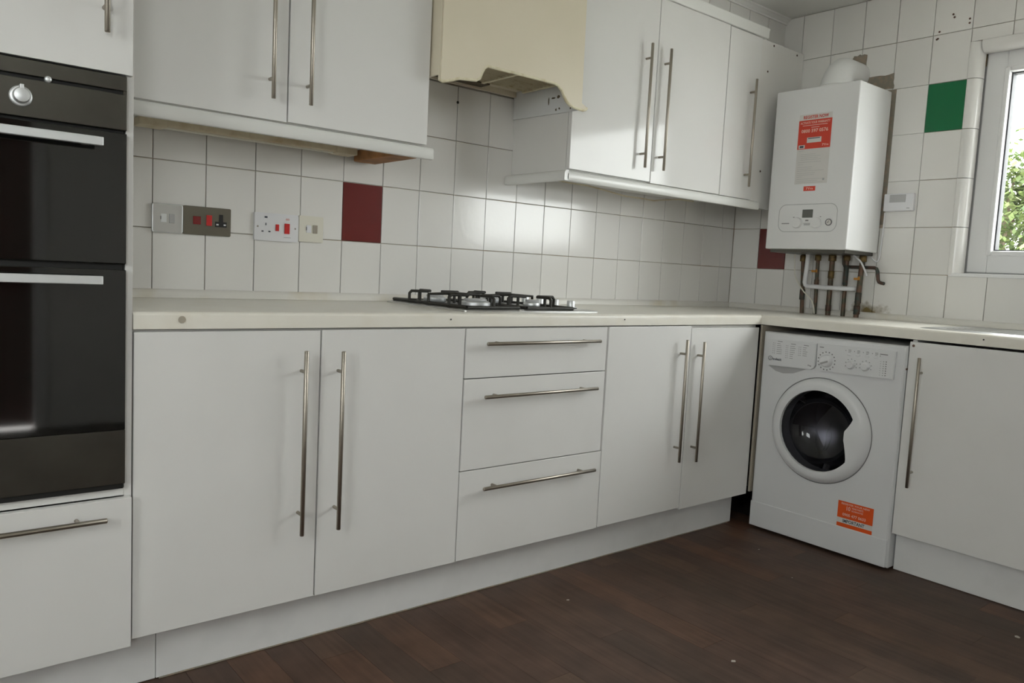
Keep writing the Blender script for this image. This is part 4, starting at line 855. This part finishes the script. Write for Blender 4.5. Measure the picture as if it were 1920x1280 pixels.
def cable(label, pts, r=0.003, m='plastic_ivory'):
    bm = NB(); P_ = [Vector(p) for p in pts]; out = []
    for i in range(len(P_) - 1):
        p0 = P_[max(i - 1, 0)]; p1 = P_[i]; p2 = P_[i + 1]; p3 = P_[min(i + 2, len(P_) - 1)]
        for k in range(5):
            t = k / 5; out.append(0.5 * ((2 * p1) + (-p0 + p2) * t + (2 * p0 - 5 * p1 + 4 * p2 - p3) * t * t + (-p0 + 3 * p1 - 3 * p2 + p3) * t ** 3))
    out.append(P_[-1]); tube(bm, out, r, 8); finish('cable', bm, m, label=label, cat='cable')
PC = XW - 0.085
cable('cream cable hanging below the left side of the boiler to the worktop', [(PC, 0.172, ZU), (PC, 0.168, 1.13), (PC, 0.158, 1.08), (PC, 0.115, 1.02), (PC, 0.075, 0.985), (PC, 0.056, 0.955), (PC, 0.048, 0.915)], 0.0032)
cable('short white cable end dangling below the right side of the boiler', [(PC, -0.118, ZU), (PC, -0.150, 1.165), (PC, -0.172, 1.13), (PC, -0.186, 1.10)], 0.0042, 'plastic_white')
cable('white cable running up the wall from the boiler to the thermostat', [(XW - 0.022, -0.165, ZU - 0.005), (XW - 0.016, -0.1960, 1.168), (XW - 0.006, -0.200, 1.25), (XW - 0.006, -0.203, 1.384)], 0.003, 'plastic_white')

# ------------------------------------------------------------------ thermostat
t = thing('thermostat', (XW, -0.2645, 1.3875), 'white room thermostat with grey display between boiler and window', 'thermostat')
bm = NB(); box(bm, XW - 0.024, XW - 0.0008, -0.3300, -0.2010, 1.3880, 1.4640, 0.004, 2); finish('case', bm, 'plastic_white', t)
bm = NB(); box(bm, XW - 0.0255, XW - 0.023, -0.2960, -0.2270, 1.4260, 1.4590, 0.001, 1); finish('display', bm, 'plastic_grey', t)
bm = NB(); flat(bm, fx(XW - 0.0246), [(0.303, 0.316, 1.3985, 1.4010)]); finish('print', bm, 'print_grey', t, kind='stuff', smooth=0)

# ------------------------------------------------------------------ crumbs of plaster on the floor
for x, y, s_, where in ((1.264, -0.155, 0.006, 'in front of the three drawers'), (2.238, -0.217, 0.004, 'in front of the washing machine'), (1.377, -0.702, 0.008, 'nearest the camera in mid floor'), (2.262, -1.113, 0.011, 'by the sink cabinet at the right edge'), (2.085, -0.454, 0.0035, 'between washing machine and mid floor')):
    bm = NB(); bmesh.ops.create_icosphere(bm, subdivisions=1, radius=s_)
    for v in bm.verts: v.co = Vector((v.co.x * random.uniform(0.6, 1.3) + x, v.co.y * random.uniform(0.5, 1.0) + y, abs(v.co.z) * 0.4 + 0.0002))
    finish('plaster_crumb', bm, 'dust', label='tiny pale plaster crumb on the brown floor ' + where, cat='debris', group='plaster crumbs on the floor')

# ------------------------------------------------------------------ outside the window
bm = NB(); box(bm, 3.6, 40, -25, 25, -0.5, -0.4); box(bm, -40, -2.6, -25, 25, -0.5, -0.4); box(bm, -2.6, 3.6, -25, -3.8, -0.5, -0.4); finish('ground', bm, 'paving', kind='structure', smooth=0)
def tree(loc, hgt, rad, n, seed, label):
    rnd = random.Random(seed); t = thing('tree', loc, label, 'tree', 'trees outside the window')
    x, y, z = loc
    bm = NB(); tube(bm, [(x, y, z), (x + 0.05, y, z + hgt * 0.35), (x - 0.03, y + 0.05, z + hgt * 0.7), (x, y, z + hgt * 0.93)], [0.09, 0.07, 0.045, 0.01], 8)
    for k in range(9):
        a = rnd.uniform(0, 6.28); z0 = z + hgt * rnd.uniform(0.3, 0.75); L = rad * rnd.uniform(0.5, 0.85)
        tube(bm, [(x, y, z0), (x + L * 0.5 * math.cos(a), y + L * 0.5 * math.sin(a), z0 + 0.25), (x + L * math.cos(a), y + L * math.sin(a), z0 + 0.65)], [0.03, 0.02, 0.006], 6)
    finish('trunk', bm, 'bark', t)
    bm = NB(); clumps = []
    for k in range(110):
        th = rnd.uniform(0, 6.28); ph = rnd.uniform(-0.75, 1.0); q = math.sqrt(max(0, 1 - ph * ph)) * rnd.uniform(0.6, 1.0)
        clumps.append((x + rad * q * math.cos(th), y + rad * q * math.sin(th), z + hgt * 0.62 + hgt * 0.36 * ph, rnd.uniform(0.22, 0.4)))
    for i in range(n):
        cx, cy, cz, cr = clumps[rnd.randrange(len(clumps))]; p = Vector((rnd.gauss(cx, cr * 0.5), rnd.gauss(cy, cr * 0.5), rnd.gauss(cz, cr * 0.5)))
        d = Vector((rnd.uniform(-1, 1), rnd.uniform(-1, 1), rnd.uniform(-0.9, 0.3))).normalized(); u, v = frame_axes(d); L = rnd.uniform(0.05, 0.085); wv = u * L * 0.32
        vs = [bm.verts.new(p), bm.verts.new(p + d * L * 0.5 + wv), bm.verts.new(p + d * L), bm.verts.new(p + d * L * 0.5 - wv)]; bm.faces.new(vs)
    finish('foliage', bm, 'leaf', t, kind='stuff', smooth=0)
tree((7.9, 0.95, -0.4), 2.72, 1.10, 26000, 11, 'pale green leafy tree seen through the window')
tree((6.8, -3.5, -0.4), 2.25, 0.95, 4000, 12, 'lower bushy green tree further right outside the window')
